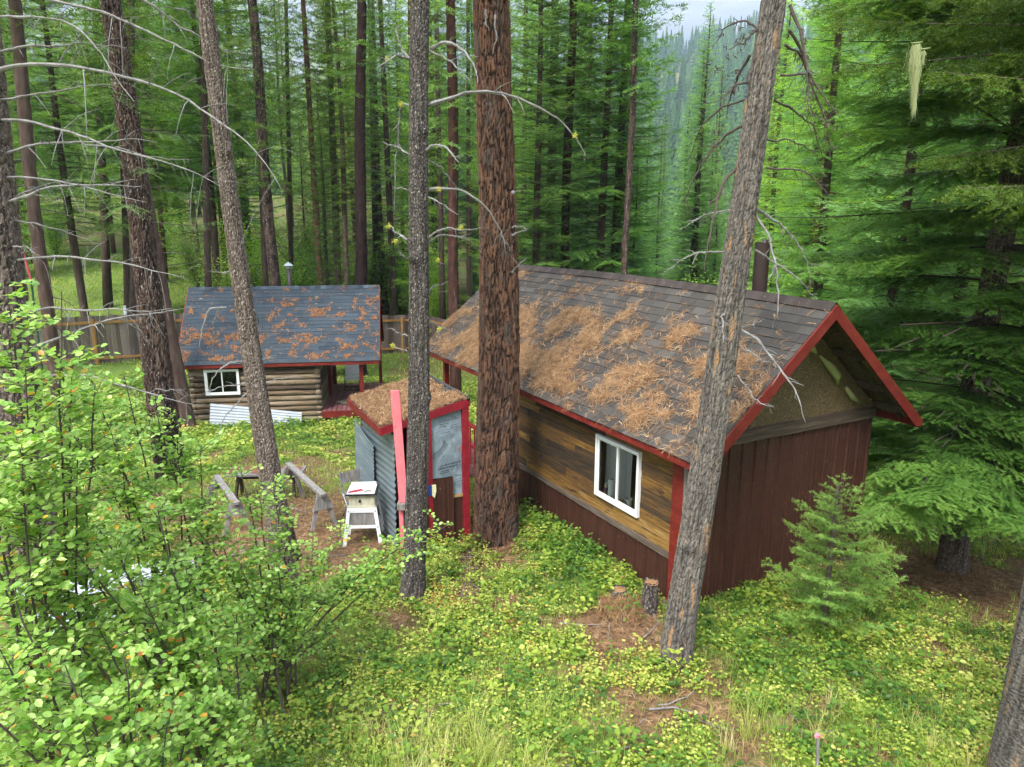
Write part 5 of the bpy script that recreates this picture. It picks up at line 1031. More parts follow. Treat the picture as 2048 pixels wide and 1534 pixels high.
# T3 brown speckled leaning trunk, forked at the foot
t3, a3, d3, r3, _ = hero('forked_pine', 'leaning brown speckled trunk in front of the log cabin roof, forked near its foot', (572, 1176), (405, 0), None, 44, 30, M['barkbrown'], H=15, seed=8, seg=70, dv=.02, cell=(.022, .035), depth=.010, flare=1.2, knots=6)
top_crown(t3, d3, 53, 9.5, 16, 2.2, M['fir'])
b2 = at(592, 1120, gz(-3.0, 9.6)) - a3; P = np.array([b2, b2 * .75 + d3 * .8 * .5, d3 * 1.5 + (.05, .08, 0), d3 * 2.4, d3 * 2.8]); trunk_mb(P, [.085, .08, .075, .06, .04], 40, .025, (.045, .07), .01, 9, 1.2).build('second_stem', M['barkbrown'], t3)
for pts, r, ye in (([(452, 615), (425, 618), (410, 665), (405, 700)], .010, -.3), ([(440, 615), (420, 640), (418, 700)], .006, .2), ([(495, 722), (450, 726), (420, 750), (408, 785)], .012, -.3), ([(500, 765), (450, 780), (412, 795)], .007, .2), ([(525, 768), (560, 755), (600, 752)], .007, .1), ([(508, 620), (520, 650), (545, 665)], .007, .3), ([(462, 545), (420, 545)], .007, -.2), ([(495, 785), (450, 830), (432, 862)], .007, -.3), ([(522, 720), (545, 705)], .006, .2)): branch_px(t3, a3, pts, a3[1], a3[1] + ye, r, g, 3)
# T2 dark furrowed trunk
t2, a2, d2, r2, _ = hero('furrowed_fir', 'dark furrowed leaning trunk left of the log cabin, with a frayed lichen strip', (347, 958), (222, 0), None, 56, 34, M['barkblack'], H=16, seed=10, seg=80, dv=.025, cell=(.045, .30), depth=.028, flare=1.25, knots=8)
tm, cm, dm = conifer(seed=54, H=14, z0=5.2, Lmax=2.0, per=5, droop=.5, tws=.10, nl=.05, nw=.014, ns=.025, hang=.3, sub=False, bare=.3, notrunk=True); c = cm.build('crown', M['fir'], t2); c.location = (d2[0] * 7, d2[1] * 7, 0); b = tm.build('limbs', M['twig'], t2); b.location = c.location
# T6 grey leaning trunk at the cabin corner
t6, a6, d6, r6, _ = hero('leaning_pine', 'grey flaking trunk leaning right, in front of the large cabin corner', (1350, 1330), (1552, 0), None, 60, 49, M['barkgrey'], H=14, seed=12, seg=90, dv=.018, cell=(.028, .11), depth=.011, flare=1.35, knots=8, bend=-.02)
top_crown(t6, d6, 55, 9, 16, 2.4, M['olive'])
Y6 = a6[1]
def Yat(z): return Y6 + d6[1] * z
for pts, r, ye in (([(1525, 60), (1490, 48), (1455, 60), (1430, 100)], .010, .3), ([(1520, 55), (1500, 65), (1465, 78)], .012, -.2), ([(1500, 110), (1480, 150), (1460, 205), (1450, 245)], .013, .4), ([(1495, 165), (1470, 170), (1448, 190), (1440, 220)], .010, -.3), ([(1488, 250), (1455, 265), (1420, 300), (1385, 350), (1360, 400), (1355, 410)], .012, .5), ([(1488, 200), (1440, 215), (1400, 260), (1375, 330)], .008, .8),
                   ([(1475, 335), (1450, 360), (1430, 410), (1420, 470), (1410, 545)], .014, -.4), ([(1462, 420), (1420, 422), (1385, 440), (1360, 455)], .008, .3), ([(1455, 505), (1410, 505), (1370, 525), (1335, 555)], .010, .3), ([(1452, 620), (1440, 640), (1442, 690)], .010, -.3),
                   ([(1580, 10), (1600, 60), (1615, 120), (1620, 180), (1612, 230)], .014, -.4), ([(1578, 60), (1600, 90), (1610, 130), (1640, 200), (1655, 245), (1665, 320)], .013, .3), ([(1570, 90), (1595, 110), (1612, 150), (1610, 200)], .010, .5), ([(1560, 150), (1620, 155), (1650, 190), (1690, 240)], .009, -.3), ([(1548, 200), (1590, 225), (1630, 260), (1660, 330)], .009, .4), ([(1535, 280), (1580, 285), (1640, 310)], .008, .2), ([(1532, 335), (1600, 350), (1660, 400)], .009, -.2),
                   ([(1510, 430), (1535, 470), (1555, 530), (1560, 600), (1555, 640)], .012, -.5), ([(1512, 418), (1560, 440), (1600, 480), (1635, 530)], .012, .4), ([(1510, 500), (1545, 520), (1590, 550), (1632, 590)], .010, .2), ([(1478, 658), (1510, 675), (1545, 710), (1570, 745), (1598, 780), (1625, 840)], .013, -.6), ([(1472, 690), (1510, 700), (1550, 720)], .007, -.2), ([(1475, 750), (1510, 800), (1540, 818)], .006, -.3), ([(1482, 655), (1520, 640)], .007, .1)):
    z = atY(pts[0][0], pts[0][1], Y6)[2] - a6[2]; branch_px(t6, a6, pts, Yat(z), Yat(z) + ye, r, g, 7, mat='twig' if pts[0][1] < 400 else 'deadwood')
lm = MB()
for k in range(70):
    x, y = [(1450, 150), (1610, 150), (1620, 220), (1440, 300), (1600, 90), (1480, 70), (1655, 240)][k % 7]; c = atY(x + g.normal(0, 14), y + g.normal(0, 26), Y6 + g.uniform(-.2, .4)) - a6; q = 7; lm.leaves(c + g.normal(0, .012, (q, 3)), g.normal(size=(q, 3)) * .5 - (0, 0, .8), g.normal(size=(q, 3)), g.uniform(.02, .06, q), g.uniform(.006, .014, q), g.random(q), .1)
lm.build('grey_lichen', M['twig'], t6, kind='stuff')
# T7 very near trunk in the lower right corner
t7, a7, d7, r7, _ = hero('corner_pine', 'pale grey rough trunk at the lower right corner, close to the camera', (2092, 1640), (2185, 1100), None, 225, 215, M['barkgrey2'] if 'barkgrey2' in M else M['barkgrey'], H=9, seed=13, seg=140, dv=.014, cell=(.014, .018), depth=.006, flare=1.1, knots=0)
# T1 thick trunk at the left edge with the long bleached branches
t1, a1, d1, r1_, _ = hero('old_pine', 'thick brown trunk at the left edge carrying long bleached dead branches', (62, 1130), (-55, 0), None, 100, 74, M['barkpine2'] if 'barkpine2' in M else M['barkbrown'], H=15, seed=14, seg=80, dv=.022, cell=(.06, .22), depth=.026, flare=1.2, knots=5)
top_crown(t1, d1, 56, 10, 17, 2.6, M['olive'])
def Y1at(px, py):
    a = a1[1]; return a
for pts, r, ye in (([(-30, 40), (10, 32), (60, 35), (130, 45), (170, 75), (210, 120), (240, 170), (268, 208)], .014, -.9), ([(-20, 108), (40, 96), (110, 92), (160, 88), (215, 94)], .017, -.4), ([(-25, 150), (10, 133), (60, 127), (130, 130), (190, 140), (240, 152), (300, 170), (360, 190), (420, 235), (450, 255), (500, 290), (540, 340), (565, 390)], .026, -1.3),
                   ([(0, 200), (60, 190), (120, 182), (180, 175), (235, 173)], .015, .3), ([(-20, 240), (60, 240), (110, 255), (170, 268), (220, 290), (270, 300), (330, 318), (400, 345), (445, 372)], .018, -.9), ([(-20, 312), (50, 302), (115, 292), (200, 292), (270, 285), (325, 292)], .020, .2), ([(170, 290), (230, 295), (290, 312), (380, 320)], .009, .1),
                   ([(10, 405), (40, 398), (80, 385), (130, 375), (190, 374), (280, 380)], .020, -.6), ([(-10, 355), (60, 356), (120, 362), (180, 378), (240, 395), (295, 408)], .015, -.2), ([(15, 405), (60, 378), (110, 365), (165, 360)], .008, .2), ([(18, 440), (70, 445), (130, 462), (200, 482)], .010, .3), ([(20, 522), (60, 518), (130, 512), (200, 520), (270, 532), (330, 548), (378, 562)], .017, -.5), ([(20, 492), (50, 498), (80, 515)], .008, -.5),
                   ([(60, 625), (100, 615), (150, 620), (220, 615), (290, 618), (345, 610)], .015, -.7), ([(55, 700), (110, 678), (160, 660), (220, 640), (280, 630), (395, 620)], .022, .4), ([(240, 636), (275, 655), (295, 675)], .008, .4), ([(70, 755), (110, 748), (170, 745), (220, 758), (280, 772), (340, 788), (395, 800)], .017, -.3), ([(310, 778), (380, 768)], .006, -.2), ([(60, -10), (120, 5), (210, 25), (290, 55), (360, 90), (420, 115), (455, 128), (512, 131)], .018, -.8), ([(260, -15), (300, 8), (350, 40), (400, 65), (450, 95), (485, 103)], .016, .6), ([(330, 12), (370, 22), (410, 42)], .006, .5)):
    branch_px(t1, a1, pts, a1[1], a1[1] + ye, r, g, 9)
# T8 big fir on the right
b8 = np.array([6.95, 10.55, 0]); b8[2] = gz(b8[0], b8[1]); t8 = empty('large_fir', b8, 0, 'large dark fir with layered drooping boughs at the right, beyond the red gable', 'tree')
trunk_mb([(0, 0, -.15), (0, 0, 3), (.02, 0, 7), (0, 0, 13)], [.20, .175, .14, .06], 60, .03, (.05, .09), .014, 15, 1.45, knots=14).build('trunk', M['barkbrown'], t8)
_, cm, _ = conifer(seed=61, H=15, z0=1.9, zmax=9.5, Lmax=3.5, per=13, whorl=.52, tipg=.5, elev=.02, droop=.36, up=.02, prof=.45, tws=.08, twl=.42, nl=.040, nw=.017, ns=.0150, bare=.14, sub=True, flat=.15, az=(math.radians(228), .42), bott=.8, hang=.16)
def clip_mb(mb, org, keep):
    V = np.vstack(mb.v); F = np.vstack(mb.f); T = np.concatenate(mb.t); k = keep(V[F[:, 0]] + org); F = F[k]; u, inv = np.unique(F, return_inverse=True); mb.v = [V[u]]; mb.t = [T[u]]; mb.f = [inv.reshape(F.shape)]; mb.n = len(u)
def clear_of_cabin(P):
    x = P[:, 0] - CA[0]; y = P[:, 1] - CA[1]; lx = x * math.cos(CR) + y * math.sin(CR); ly = -x * math.sin(CR) + y * math.cos(CR); z = P[:, 2]
    front = (ly < -.4) & (lx < 4.1) & (z > 1.75); return ~((lx < 3.95) & (ly > -.7) & (z < 4.2)) & ~front
clip_mb(cm, b8, clear_of_cabin)
tm, _, _ = conifer(seed=61, H=15, z0=1.9, zmax=9.5, Lmax=3.5, per=13, whorl=.52, tipg=.5, elev=.02, droop=.36, up=.02, prof=.45, tws=.4, twl=.42, nl=.05, ns=.4, bare=.14, az=(math.radians(228), .42), bott=.8, notrunk=True)
clip_mb(tm, b8, clear_of_cabin); cm.build('crown', M['firdark'], t8); tm.build('limbs', M['twig'], t8, kind='stuff')
for q in range(8):
    dm = MB(); h = g.uniform(.8, 2.0); ph = g.random() * 6.283; dead_branch(dm, (np.cos(ph) * .15, np.sin(ph) * .15, h), (np.cos(ph), np.sin(ph), -.1), g.uniform(.5, 1.7), .010, g, .4, 5, 4, tone=.3); dm.build('dead_branch', M['twig'], t8)
# further firs filling the right side
for (px, Y, kind, v, s, lab) in ((1640, 20.5, 'spruce_tree', 1, .80, 'light green spruce right behind the large cabin stove pipe'), (1795, 17, 'spruce_tree', 1, .78, 'drooping light green spruce above the red gable of the large cabin'), (2075, 14.5, 'fir_tree', 1, .8, 'dark fir at the right edge, behind the layered fir'), (1935, 19, 'spruce_tree', 0, .95, 'light spruce behind the layered fir'), (2240, 17, 'fir_tree', 0, .9, 'dark fir just outside the right edge of the view'),
                                  (150, 31, 'high_fir', 0, .9, 'dark bushy fir on the slope at the left, beyond the fence'), (300, 35, 'high_fir', 0, 1.0, 'dark drooping fir on the slope left of the log cabin'), (430, 33, 'high_fir', 0, .95, 'dark bushy fir behind the left end of the log cabin'), (-90, 22, 'high_fir', 0, .9, 'dark fir at the far left edge'), (1075, 26, 'fir_tree', 0, .85, 'green fir right behind the big central pine'), (1205, 27, 'fir_tree', 1, .9, 'green fir with spreading boughs above the middle of the large cabin roof'), (640, 52, 'larch_tree', 0, .62, 'small pale larch below the gap of sky on the left'),
                                  (1392, 38, 'spruce_tree', 0, .92, 'pointed spruce standing alone against the sky left of the leaning trunk')):
    b = atY(px, 500, Y); o = forest_tree(kind, v, (b[0], Y, gz(b[0], Y) - .05), px * .01, s); o['label'] = lab
    if 'group' in o: del o['group']
# lacy tree whose branches reach in from the top right, with hanging lichen
b9 = atY(2290, 700, 8.9); b9[2] = gz(b9[0], b9[1]); t9 = empty('lacy_fir', b9, 0, 'yellow green lacy fir reaching in at the top right, hung with pale lichen', 'tree')
tm, cm, dm = conifer(seed=71, H=15, z0=5.5, zmax=11, Lmax=4.3, per=8, elev=.05, droop=.28, up=.0, prof=.3, tws=.10, twl=.26, nl=.046, nw=.015, ns=.020, bare=.25, flat=.6, hang=.45, az=(math.radians(190), .45), sub=True, dead=34, deadz=(4.6, 8), r=.14)
tm.build('trunk', M['barkbrown'], t9, smooth=True); cm.build('crown', M['olive'], t9)
for (x, y0, y1, wpx) in ((1832, 88, 245, 22), (1848, 100, 135, 8)):
    c0 = atY(x, y0, 7.6) - b9; c1 = atY(x - 3, y1, 7.6) - b9; m = MB(); k = 900 if wpx > 10 else 120; f = g.random(k) ** 1.2; wd = wpx / CF * 7.6 * .5; ctr = c0 + (c1 - c0) * (f * .75)[:, None]; off = g.normal(0, 1, (k, 3)) * (wd * np.clip(1.05 - f, .15, 1) * np.clip(.5 + f * 2, 0, 1) * .55)[:, None]; off[:, 2] *= .3
    B = ctr + off; Tt = B + np.stack([g.normal(0, .015, k), g.normal(0, .015, k), -g.uniform(.08, .24, k) * (c0 - c1)[2] / .85], -1); m.blades(B, Tt, np.tile([.0022, .001, 0], (k, 1)), g.random(k)); m.tube([c0 + (-.05, 0, .01), c0 + (0, 0, .01), c0 + (.06, 0, .02)], [.004, .007, .004], 5, .1); m.build('hanging_lichen', M['lichen'], t9)
# sapling in front of the brown end wall
b = at(1655, 1268, gz(3.8, 7.8)); ts = empty('fir_sapling', (b[0], b[1], gz(b[0], b[1])), 1.0, 'young bright green fir sapling in front of the brown metal end wall', 'tree')
tm, cm, dm = conifer(seed=81, H=1.95, z0=.12, Lmax=.88, per=27, elev=.30, droop=.12, up=.1, prof=.75, tipg=.5, limb=.4, tws=.065, twl=.40, nl=.030, nw=.008, ns=.012, bare=.15, flat=.75, sub=True, r=.028, bott=.7)
tm.build('trunk', M['twig'], ts, smooth=True); cm.build('crown', M['sapling'], ts)
# stumps
def stump(px, py, h, r, lab, seed):
    p = at(px, py, gz(1.8, 8.6)); t = empty('tree_stump', (p[0], p[1], gz(p[0], p[1])), 0, lab, 'stump'); trunk_mb([(0, 0, -.12), (0, 0, h * .5), (.01, 0, h)], [r * 1.05, r, r * .95], 48, .02, (.05, .09), .014, seed, 1.2).build('bark', M['barkdark'], t)
    m = MB(); a = np.linspace(0, 2 * np.pi, 24, endpoint=False); gg = np.random.default_rng(seed); ring = np.stack([np.cos(a) * r * .94 + .01, np.sin(a) * r * .94, h - .02 + .012 * gg.random(24)], -1); ring2 = ring * (.55, .55, 1) + (0, 0, .012); V = np.vstack([ring, ring2, [[.01, 0, h + .005]]]); m.add(V, [[i, (i + 1) % 24, (i + 1) % 24 + 24, i + 24] for i in range(24)]); m.f.append(np.array([[i + 24, (i + 1) % 24 + 24, 48] for i in range(24)])); m.build('cut_top', M['cut'], t)
    return t, p
stump(1299, 1222, .42, .095, 'tall cut stump beside the red corner post', 91)
t, p = stump(1236, 1205, .22, .10, 'low grey stump half buried in needles, left of the tall one', 92)
m = MB(); needles(m, (p[0] - .3, p[1] - .45, gz(p[0], p[1] - .2) + .0), (1, 0, 0), (0, 1, .12), .6, .5, 420, lambda u, v: np.clip(1.2 - np.hypot((u - .3) / .3, (v - .25) / .28), 0, 1), (.1, .18), 7, .10, .0022, tuft=4)
m.build('needle_heap', M['needle_dead'], label='heap of dry needles against the low stump', cat='pine needles', kind='stuff')

# ------------------------------------------------------------------ serviceberry shrubs on the left
def shrub(name, label, base, tips, seed, leafs=(.045, .065), twigs=26, per=13, r=.010, spread=.36, low=.22):
    twigs = int(twigs * 2.6)
    gg = np.random.default_rng(seed); z0 = gz(base[0], base[1]); t = empty(name, (base[0], base[1], z0), 0, label, 'shrub'); org = np.array([base[0], base[1], z0]); st, lf = MB(), MB()
    B, D, Nn = [], [], []
    for tip in tips:
        q = np.asarray(tip) - org; s = np.array([gg.normal(0, .12), gg.normal(0, .12), -.05]); K = 14; u = np.linspace(0, 1, K)[:, None]; mid = s + (q - s) * (.3, .3, .55); P = (1 - u) ** 2 * s + 2 * u * (1 - u) * mid + u ** 2 * q + np.cumsum(gg.normal(0, .012, (K, 3)), 0) * u
        L = np.linalg.norm(q); st.tube(P, r * (1 - u[:, 0]) ** .7 + .003, 6, .4)
        for k in range(twigs):
            f = gg.uniform(low, 1) ** .8; c = np.array([np.interp(f * (K - 1), np.arange(K), P[:, i]) for i in range(3)]); ph = gg.random() * 6.28; tl = spread * gg.uniform(.4, 1.3) * (1.15 - .5 * f); d = unit(np.array([np.cos(ph), np.sin(ph), gg.uniform(.1, .9)])); n = 6; v = np.linspace(0, 1, n)[:, None]; T = c + d * tl * v; T[:, 2] -= .10 * tl * v[:, 0] ** 2; T += gg.normal(0, .006, T.shape) * v
            st.tube(T, np.linspace(.0035, .0012, n), 4, .5, cap=False); m = per; fv = np.linspace(.18, 1, m); pb = np.stack([np.interp(fv * (n - 1), np.arange(n), T[:, i]) for i in range(3)], -1)
            sg = np.where(np.arange(m) % 2 == 0, 1, -1)[:, None]; sd = unit(np.cross(d, (0, 0, 1)) + 1e-6); dd = unit(d * .45 + sd * sg + gg.normal(0, .35, (m, 3)) + np.array([0, 0, .05])); B.append(pb + dd * .012); D.append(dd); Nn.append(unit(np.array([0, -.12, 1.]) + gg.normal(0, .38, (m, 3))))
    B, D, Nn = [np.concatenate(q) for q in (B, D, Nn)]; m = len(B); l = gg.uniform(*leafs, m) * .9 * np.where(gg.random(m) < .15, .7, 1); tn = np.clip(gg.normal(.46, .17, m), .02, .82); yl = gg.random(m); tn = np.where(yl < .022, gg.uniform(.9, 1., m), tn)
    lf.leaves(B, D, Nn, l, l * gg.uniform(.68, .86, m), tn, .10); st.build('stems', M['twig'], t); lf.build('leaves', M['shrubleaf'], t, smooth=False); return t
def tipsfrom(lst): return [atY(x, y, Y) for x, y, Y in lst]
shrub('serviceberry_shrub', 'tallest leafy shrub at the far left edge, beside the thick trunk', (-3.35, 4.5), tipsfrom([(10, 560, 4.4), (60, 640, 4.6), (110, 590, 4.3), (20, 720, 4.0), (150, 700, 4.8), (-60, 620, 4.2), (80, 800, 4.2), (200, 760, 4.7), (30, 900, 3.8), (140, 900, 4.3), (-40, 830, 3.9), (-20, 1000, 3.7)]), 1, twigs=20, per=12)
shrub('serviceberry_shrub', 'leafy shrub in front of the dark furrowed trunk, with reddish upright shoots', (-3.1, 6.2), tipsfrom([(180, 760, 5.8), (250, 740, 6.1), (300, 800, 6.2), (350, 860, 6.3), (120, 860, 5.6), (220, 860, 5.6), (400, 900, 6.4), (270, 930, 5.8), (60, 930, 5.4), (330, 985, 5.9), (170, 990, 5.3), (430, 985, 6.4)]), 2, twigs=18, per=12, leafs=(.045, .062))
shrub('serviceberry_shrub', 'wide leafy shrub in front of the forked trunk and sawhorses', (-2.5, 6.6), tipsfrom([(480, 930, 6.9), (520, 1000, 6.8), (560, 960, 7.2), (600, 1040, 7.0), (430, 1060, 6.3), (380, 1040, 6.), (640, 1100, 7.1), (560, 1130, 6.6), (480, 1150, 6.2), (350, 1130, 5.8), (600, 1180, 6.7), (420, 1200, 5.9)]), 3, twigs=13, per=11, leafs=(.045, .06))
shrub('serviceberry_shrub', 'leafy shrub with bare brown stems in the middle left of the foreground', (-2.35, 4.9), tipsfrom([(230, 1080, 4.8), (300, 1040, 5.), (380, 1130, 5.2), (150, 1120, 4.5), (260, 1180, 4.6), (330, 1230, 4.8), (430, 1260, 5.2), (100, 1060, 4.3), (190, 1250, 4.3), (480, 1220, 5.5), (60, 1180, 4.1), (350, 1330, 4.8)]), 4, twigs=17, per=11)
shrub('serviceberry_shrub', 'pale leafy shrub nearest the camera in the lower left corner', (-2.15, 3.6), tipsfrom([(40, 1280, 3.4), (130, 1330, 3.4), (220, 1320, 3.6), (60, 1420, 3.2), (160, 1440, 3.3), (280, 1400, 3.7), (340, 1450, 3.9), (0, 1150, 3.5), (250, 1500, 3.5), (400, 1400, 4.2), (100, 1530, 3.1), (-60, 1350, 3.2), (420, 1500, 4.1), (330, 1540, 3.7), (180, 1560, 3.2)]), 5, twigs=17, per=11)
shrub('serviceberry_shrub', 'thin leafy branches reaching right across the foot of the dark speckled trunk', (-2.75, 6.9), tipsfrom([(680, 1080, 7.3), (720, 1150, 7.4), (790, 1085, 7.7), (850, 1060, 7.9), (900, 1050, 8.0), (640, 1200, 7.1), (700, 1230, 7.2), (770, 1130, 7.6)]), 6, twigs=7, per=10, leafs=(.045, .062), low=.6)
shrub('serviceberry_shrub', 'dark green shrub low behind the left shrubs, near the fence', (-8.6, 12.6), tipsfrom([(100, 800, 12.2), (160, 790, 12.8), (220, 800, 13.2), (270, 810, 13.5), (130, 860, 12.), (200, 870, 12.6), (60, 840, 11.8), (300, 860, 13.4), (250, 900, 12.8), (330, 830, 14)]), 7, twigs=30, per=12, leafs=(.05, .08), spread=.6)

# ------------------------------------------------------------------ ground cover
def ground_cover():
    g = np.random.default_rng(55); lf = MB(); gr = MB(); nd = MB()
    def inside(x, y, mrg=.0):     # keep clear of the buildings
        def loc(A, r): dx, dy = x - A[0], y - A[1]; return dx * math.cos(r) + dy * math.sin(r), -dx * math.sin(r) + dy * math.cos(r)
        a, b = loc(CA, CR); c = (a > -.05 - mrg) & (a < 3.55) & (b > -.05) & (b < 8.1); a, b = loc(LA, LR); c |= (a > -3.8) & (a < 1.7) & (b > -.1) & (b < 3.8); a, b = loc(SA, SR); c |= (a > -1.25) & (a < .05) & (b > 0) & (b < 2); return c
    def sample(n, x0, x1, y0, y1):
        x = g.uniform(x0, x1, n); y = y0 + (y1 - y0) * g.random(n); k = (np.abs(x) < y * .78 + 2.4) & ~inside(x, y); return x[k], y[k]
    # leafy plants: (count, region, leaf size, leaves per plant, height, tone)
    for (n, reg, ls, per, hh, tn, sprd, thr) in ((14500, (-5.5, 8.5, 4.6, 11.5), (.026, .044), 11, (.05, .20), .53, .09, .36), (3800, (-5.5, 9.5, 4.6, 12.5), (.05, .08), 8, (.10, .32), .30, .11, .40), (10000, (-12, 12, 9, 19), (.035, .06), 8, (.03, .13), .50, .12, .52), (9000, (-13, 6, 16, 27), (.06, .11), 8, (.05, .22), .45, .2, .40)):
        x, y = sample(n, *reg); d = dens_green(x, y); patch = fbm(x * 1.7 + ls[0] * 900, y * 1.7, 3); k = (d * (.5 + patch) > thr + g.random(len(x)) * .35); x, y = x[k], y[k]; pt = g.normal(0, .13, len(x)) + (fbm(x * .8 + 40, y * .8, 2) - .5) * .5
        m = len(x); X = np.repeat(x, per) + g.normal(0, sprd, m * per) * .55; Y = np.repeat(y, per) + g.normal(0, sprd, m * per) * .55; h = np.repeat(g.uniform(*hh, m) * (.35 + 1.6 * fbm(x * 2.2 + 70, y * 2.2, 3) ** 1.5), per) * g.uniform(.2, 1, m * per); Z = ground_z(X, Y) + h + .01; q = len(X); l = g.uniform(*ls, q); ph = g.random(q) * 6.28
        lf.leaves(np.stack([X, Y, Z], -1), np.stack([np.cos(ph), np.sin(ph), g.normal(.05, .25, q)], -1), np.array([0, -.15, 1.]) + g.normal(0, .3, (q, 3)), l, l * g.uniform(.6, .85, q), np.clip(tn + np.repeat(pt, per) + g.normal(0, .09, q) + (h / hh[1] - .45) * .22, 0, 1), .12)
        if ls[0] < .05:   # thin stems
            k2 = g.random(q) < .35; Bs = np.stack([np.repeat(x, per), np.repeat(y, per), ground_z(np.repeat(x, per), np.repeat(y, per))], -1)[k2]; gr.blades(Bs, np.stack([X, Y, Z], -1)[k2], np.tile([.0018, 0, 0], (k2.sum(), 1)), np.full(k2.sum(), .55))
    # taller plants along the long wall of the cabin
    for (u0, u1, off, n, hh) in ((.6, 4.8, .45, 260, (.08, .28)), (1.6, 3.8, .25, 90, (.15, .36)), (.1, .9, .5, 20, (.1, .3))):
        for k in range(n):
            yy = g.uniform(u0, u1); p = cab(-abs(g.normal(off, .16)) - .06, yy, 0); h = g.uniform(*hh) * (1 if g.random() < .7 else .6); z = gz(p[0], p[1]); q = 14; B = np.array([p[0], p[1], z]) + np.stack([g.normal(0, .07, q), g.normal(0, .07, q), h * g.uniform(.2, 1, q)], -1); ph = g.random(q) * 6.28; l = g.uniform(.04, .07, q)
            lf.leaves(B, np.stack([np.cos(ph), np.sin(ph), g.normal(0, .3, q)], -1), np.array([-.1, -.2, 1.]) + g.normal(0, .3, (q, 3)), l, l * .75, np.clip(g.normal(.30, .1) + g.normal(0, .07, q), 0, 1), .12)
    lf.build('ground_cover', M['cover'], label='low leafy ground cover of snowberry and bramble over the forest floor', cat='ground cover', kind='stuff')
    # grass
    def tufts(n, reg, hh, per, tn, thr, spread=.03, wd=.0022, lean=.5, fn=None):
        x, y = sample(n, *reg); d = dens_green(x, y) if fn is None else fn(x, y); k = d > thr + g.random(len(x)) * .4; x, y = x[k], y[k]; m = len(x); X = np.repeat(x, per) + g.normal(0, spread, m * per); Y = np.repeat(y, per) + g.normal(0, spread, m * per); q = len(X); h = np.repeat(g.uniform(*hh, m), per) * g.uniform(.5, 1, q); ph = g.random(q) * 6.28; ln = g.uniform(.15, 1, q) * lean * h
        B = np.stack([X, Y, ground_z(X, Y) - .01], -1); mid = B + np.stack([np.cos(ph) * ln * .35, np.sin(ph) * ln * .35, h * .62], -1); T = B + np.stack([np.cos(ph) * ln, np.sin(ph) * ln, h], -1); W = np.stack([-np.sin(ph), np.cos(ph), np.zeros(q)], -1) * wd; t = np.clip(tn + np.repeat(g.normal(0, .18, m), per) + g.normal(0, .08, q), 0, 1)
        V = np.stack([B - W, B + W, mid + W * .8, mid - W * .8, T], 1).reshape(-1, 3); i = np.arange(q)[:, None] * 5; gr.add(V, i + np.array([[0, 1, 2, 3]]), np.repeat(t, 5)); gr.f.append(i + np.array([[3, 2, 4]]) + gr.n - len(V))
    tufts(8200, (-5, 8.5, 4.6, 10), (.07, .22), 8, .55, .25, .04, .002, .9)
    tufts(120, (-1.6, .6, 4.7, 6.4), (.25, .5), 34, .72, .0, .05, .0024, 1.1, fn=lambda x, y: np.exp(-(((x + .55) / .75) ** 2 + ((y - 5.35) / .8) ** 2)))
    tufts(70, (2.0, 5.0, 4.9, 6.6), (.25, .42), 30, .6, .1, .04, .002, 1.1)
    tufts(12000, (-11, 3, 10.5, 22), (.05, .14), 6, .60, .0, .06, .0045, 1.)
    tufts(1800, (5.5, 11, 11, 18), (.1, .3), 8, .55, .0, .06, .004, 1., fn=lambda x, y: x * 0 + .6)
    tufts(16000, (-34, 2, 25, 52), (.08, .25), 5, .60, .0, .09, .011, 1.2, fn=lambda x, y: fbm(x * .25, y * .25) * 1.4 - .2)
    gr.build('grass', M['grass'], label='thin grass and stems growing through the ground cover', cat='grass', kind='stuff')
    # dry needles and twigs on the floor
    x0, y0 = -6, 4.6
    def dl(u, v): X, Y = x0 + u, y0 + v; return np.clip(1.15 - dens_green(X, Y) * .9, .12, 1) * (np.abs(X) < Y * .75 + .8)
    m = MB()
    for (bx_, by_, rr_) in ((a6[0], a6[1], .2), (a5[0], a5[1], .34), (a4[0], a4[1], .16), (b8[0], b8[1], .3)): needles(m, (bx_ - 1, by_ - 1, 0), (1, 0, 0), (0, 1, 0), 2, 2, 500, lambda u, v: np.exp(-((np.hypot(u - 1, v - 1) - rr_) / .22) ** 2), (.07, .15), int(bx_ * 10) + 90, .03, .0022, tuft=4)
    needles(m, (x0, y0, 0), (1, 0, 0), (0, 1, 0), 13, 8.5, 15000, dl, (.08, .16), 12, .01, .0022, tuft=4); V = np.vstack(m.v); V[:, 2] += ground_z(V[:, 0], V[:, 1]); k = 0
    m.v = [V]; m.build('needle_litter', M['needle_dead'], label='dry needle litter strewn over the forest floor', cat='pine needles', kind='stuff')
    m = MB()
    for i in range(240):
        x, y = g.uniform(-5, 6), g.uniform(4.8, 13); 
        if inside(np.array(x), np.array(y)): continue
        L = g.uniform(.12, .7); ph = g.random() * 6.28; t_ = np.linspace(-.5, .5, 5); X = x + np.cos(ph) * L * t_ + g.normal(0, .01, 5); Y = y + np.sin(ph) * L * t_ + g.normal(0, .01, 5); m.tube(np.stack([X, Y, ground_z(X, Y) + .015 + .02 * g.random(5)], -1), np.linspace(.008, .003, 5) * g.uniform(.6, 1.4), 4, g.random())
    m.build('fallen_twigs', M['deadwood'], label='small bleached twigs fallen over the forest floor', cat='twigs', kind='stuff')
ground_cover()
for (x, y, l, lab) in ((1.65, 6.5, .5, 'bleached stick lying on the needles below the leaning trunk'), (-.6, 6.6, .35, 'short bleached stick among the leaves in the middle of the foreground')):
    m = MB(); m.tube([(-l / 2, 0, .05), (0, .02, .06), (l / 2, -.06, .045)], [.013, .011, .007], 7, .3); o = m.build('stick', M['deadwood'], label=lab, cat='stick', smooth=True); o.location = (x, y, gz(x, y))

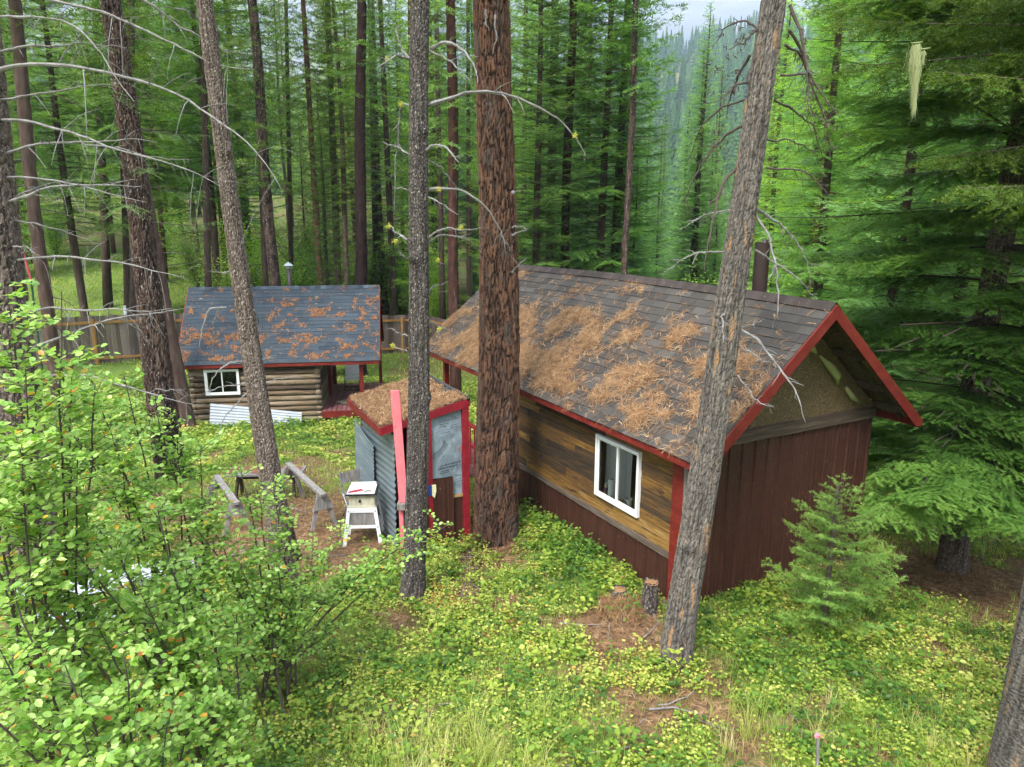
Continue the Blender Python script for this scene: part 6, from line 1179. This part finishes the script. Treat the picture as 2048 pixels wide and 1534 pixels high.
# ------------------------------------------------------------------ far wooded hill
M['farfir'] = leaf_mat('far_needles', G3((.018, .05, .014), (.045, .11, .025), (.10, .20, .045)), .2, .7)
def far_wood():
    g = np.random.default_rng(88); m = MB(); n = 4600; y = 135 + (g.random(n) ** .8) * 520; x = g.uniform(-.8, .85, n) * y; z = ground_z(x, y, False)
    K = 8
    tpl = []
    for k in range(15):     # ragged cone of overlapping skirts
        z0, z1, r = k / 15 * .93 + .04, min(1, k / 15 * .93 + .13), .15 * (1 - k / 15.6) + .012; a = np.linspace(0, 2 * np.pi, K, endpoint=False) + k * 1.1
        for i in range(K): tpl += [(np.cos(a[i]) * r * g.uniform(.6, 1.2), np.sin(a[i]) * r * g.uniform(.6, 1.2), z0 - .03 * g.random()), (np.cos(a[i] + .75) * r * g.uniform(.6, 1.1), np.sin(a[i] + .75) * r * g.uniform(.6, 1.1), z0), (np.cos(a[i] + .4) * r * .12, np.sin(a[i] + .4) * r * .12, z1)]
    tpl = np.array(tpl); F = np.arange(len(tpl)).reshape(-1, 3); H = g.uniform(13, 26, n); rot = g.random(n) * 6.28; c, s = np.cos(rot), np.sin(rot)
    V = np.stack([(tpl[None, :, 0] * c[:, None] - tpl[None, :, 1] * s[:, None]) * H[:, None] + x[:, None], (tpl[None, :, 0] * s[:, None] + tpl[None, :, 1] * c[:, None]) * H[:, None] + y[:, None], tpl[None, :, 2] * H[:, None] + z[:, None] - .5], -1)
    m.add(V.reshape(-1, 3), (F[None] + np.arange(n)[:, None, None] * len(tpl)).reshape(-1, 3), np.repeat(np.clip(g.normal(.5, .2, n), 0, 1), len(tpl))); m.build('far_forest', M['farfir'], label='hazy conifer forest covering the hill far behind', cat='forest', kind='stuff')
far_wood()
def haze():
    m = MB(); m.bx(-760, 760, -60, 720, -18, 330); me = bpy.data.materials.new('haze_air'); me.use_nodes = True; nt = me.node_tree; nt.nodes.remove(nt.nodes['Principled BSDF']); v = nt.nodes.new('ShaderNodeVolumePrincipled'); v.inputs['Color'].default_value = (.68, .85, 1, 1); v.inputs['Density'].default_value = HAZE; v.inputs['Anisotropy'].default_value = .2
    nt.links.new(v.outputs[0], nt.nodes['Material Output'].inputs['Volume']); m.build('haze', me, label='thin blue air haze over the valley', cat='haze', kind='stuff')
HAZE = .0004
haze()
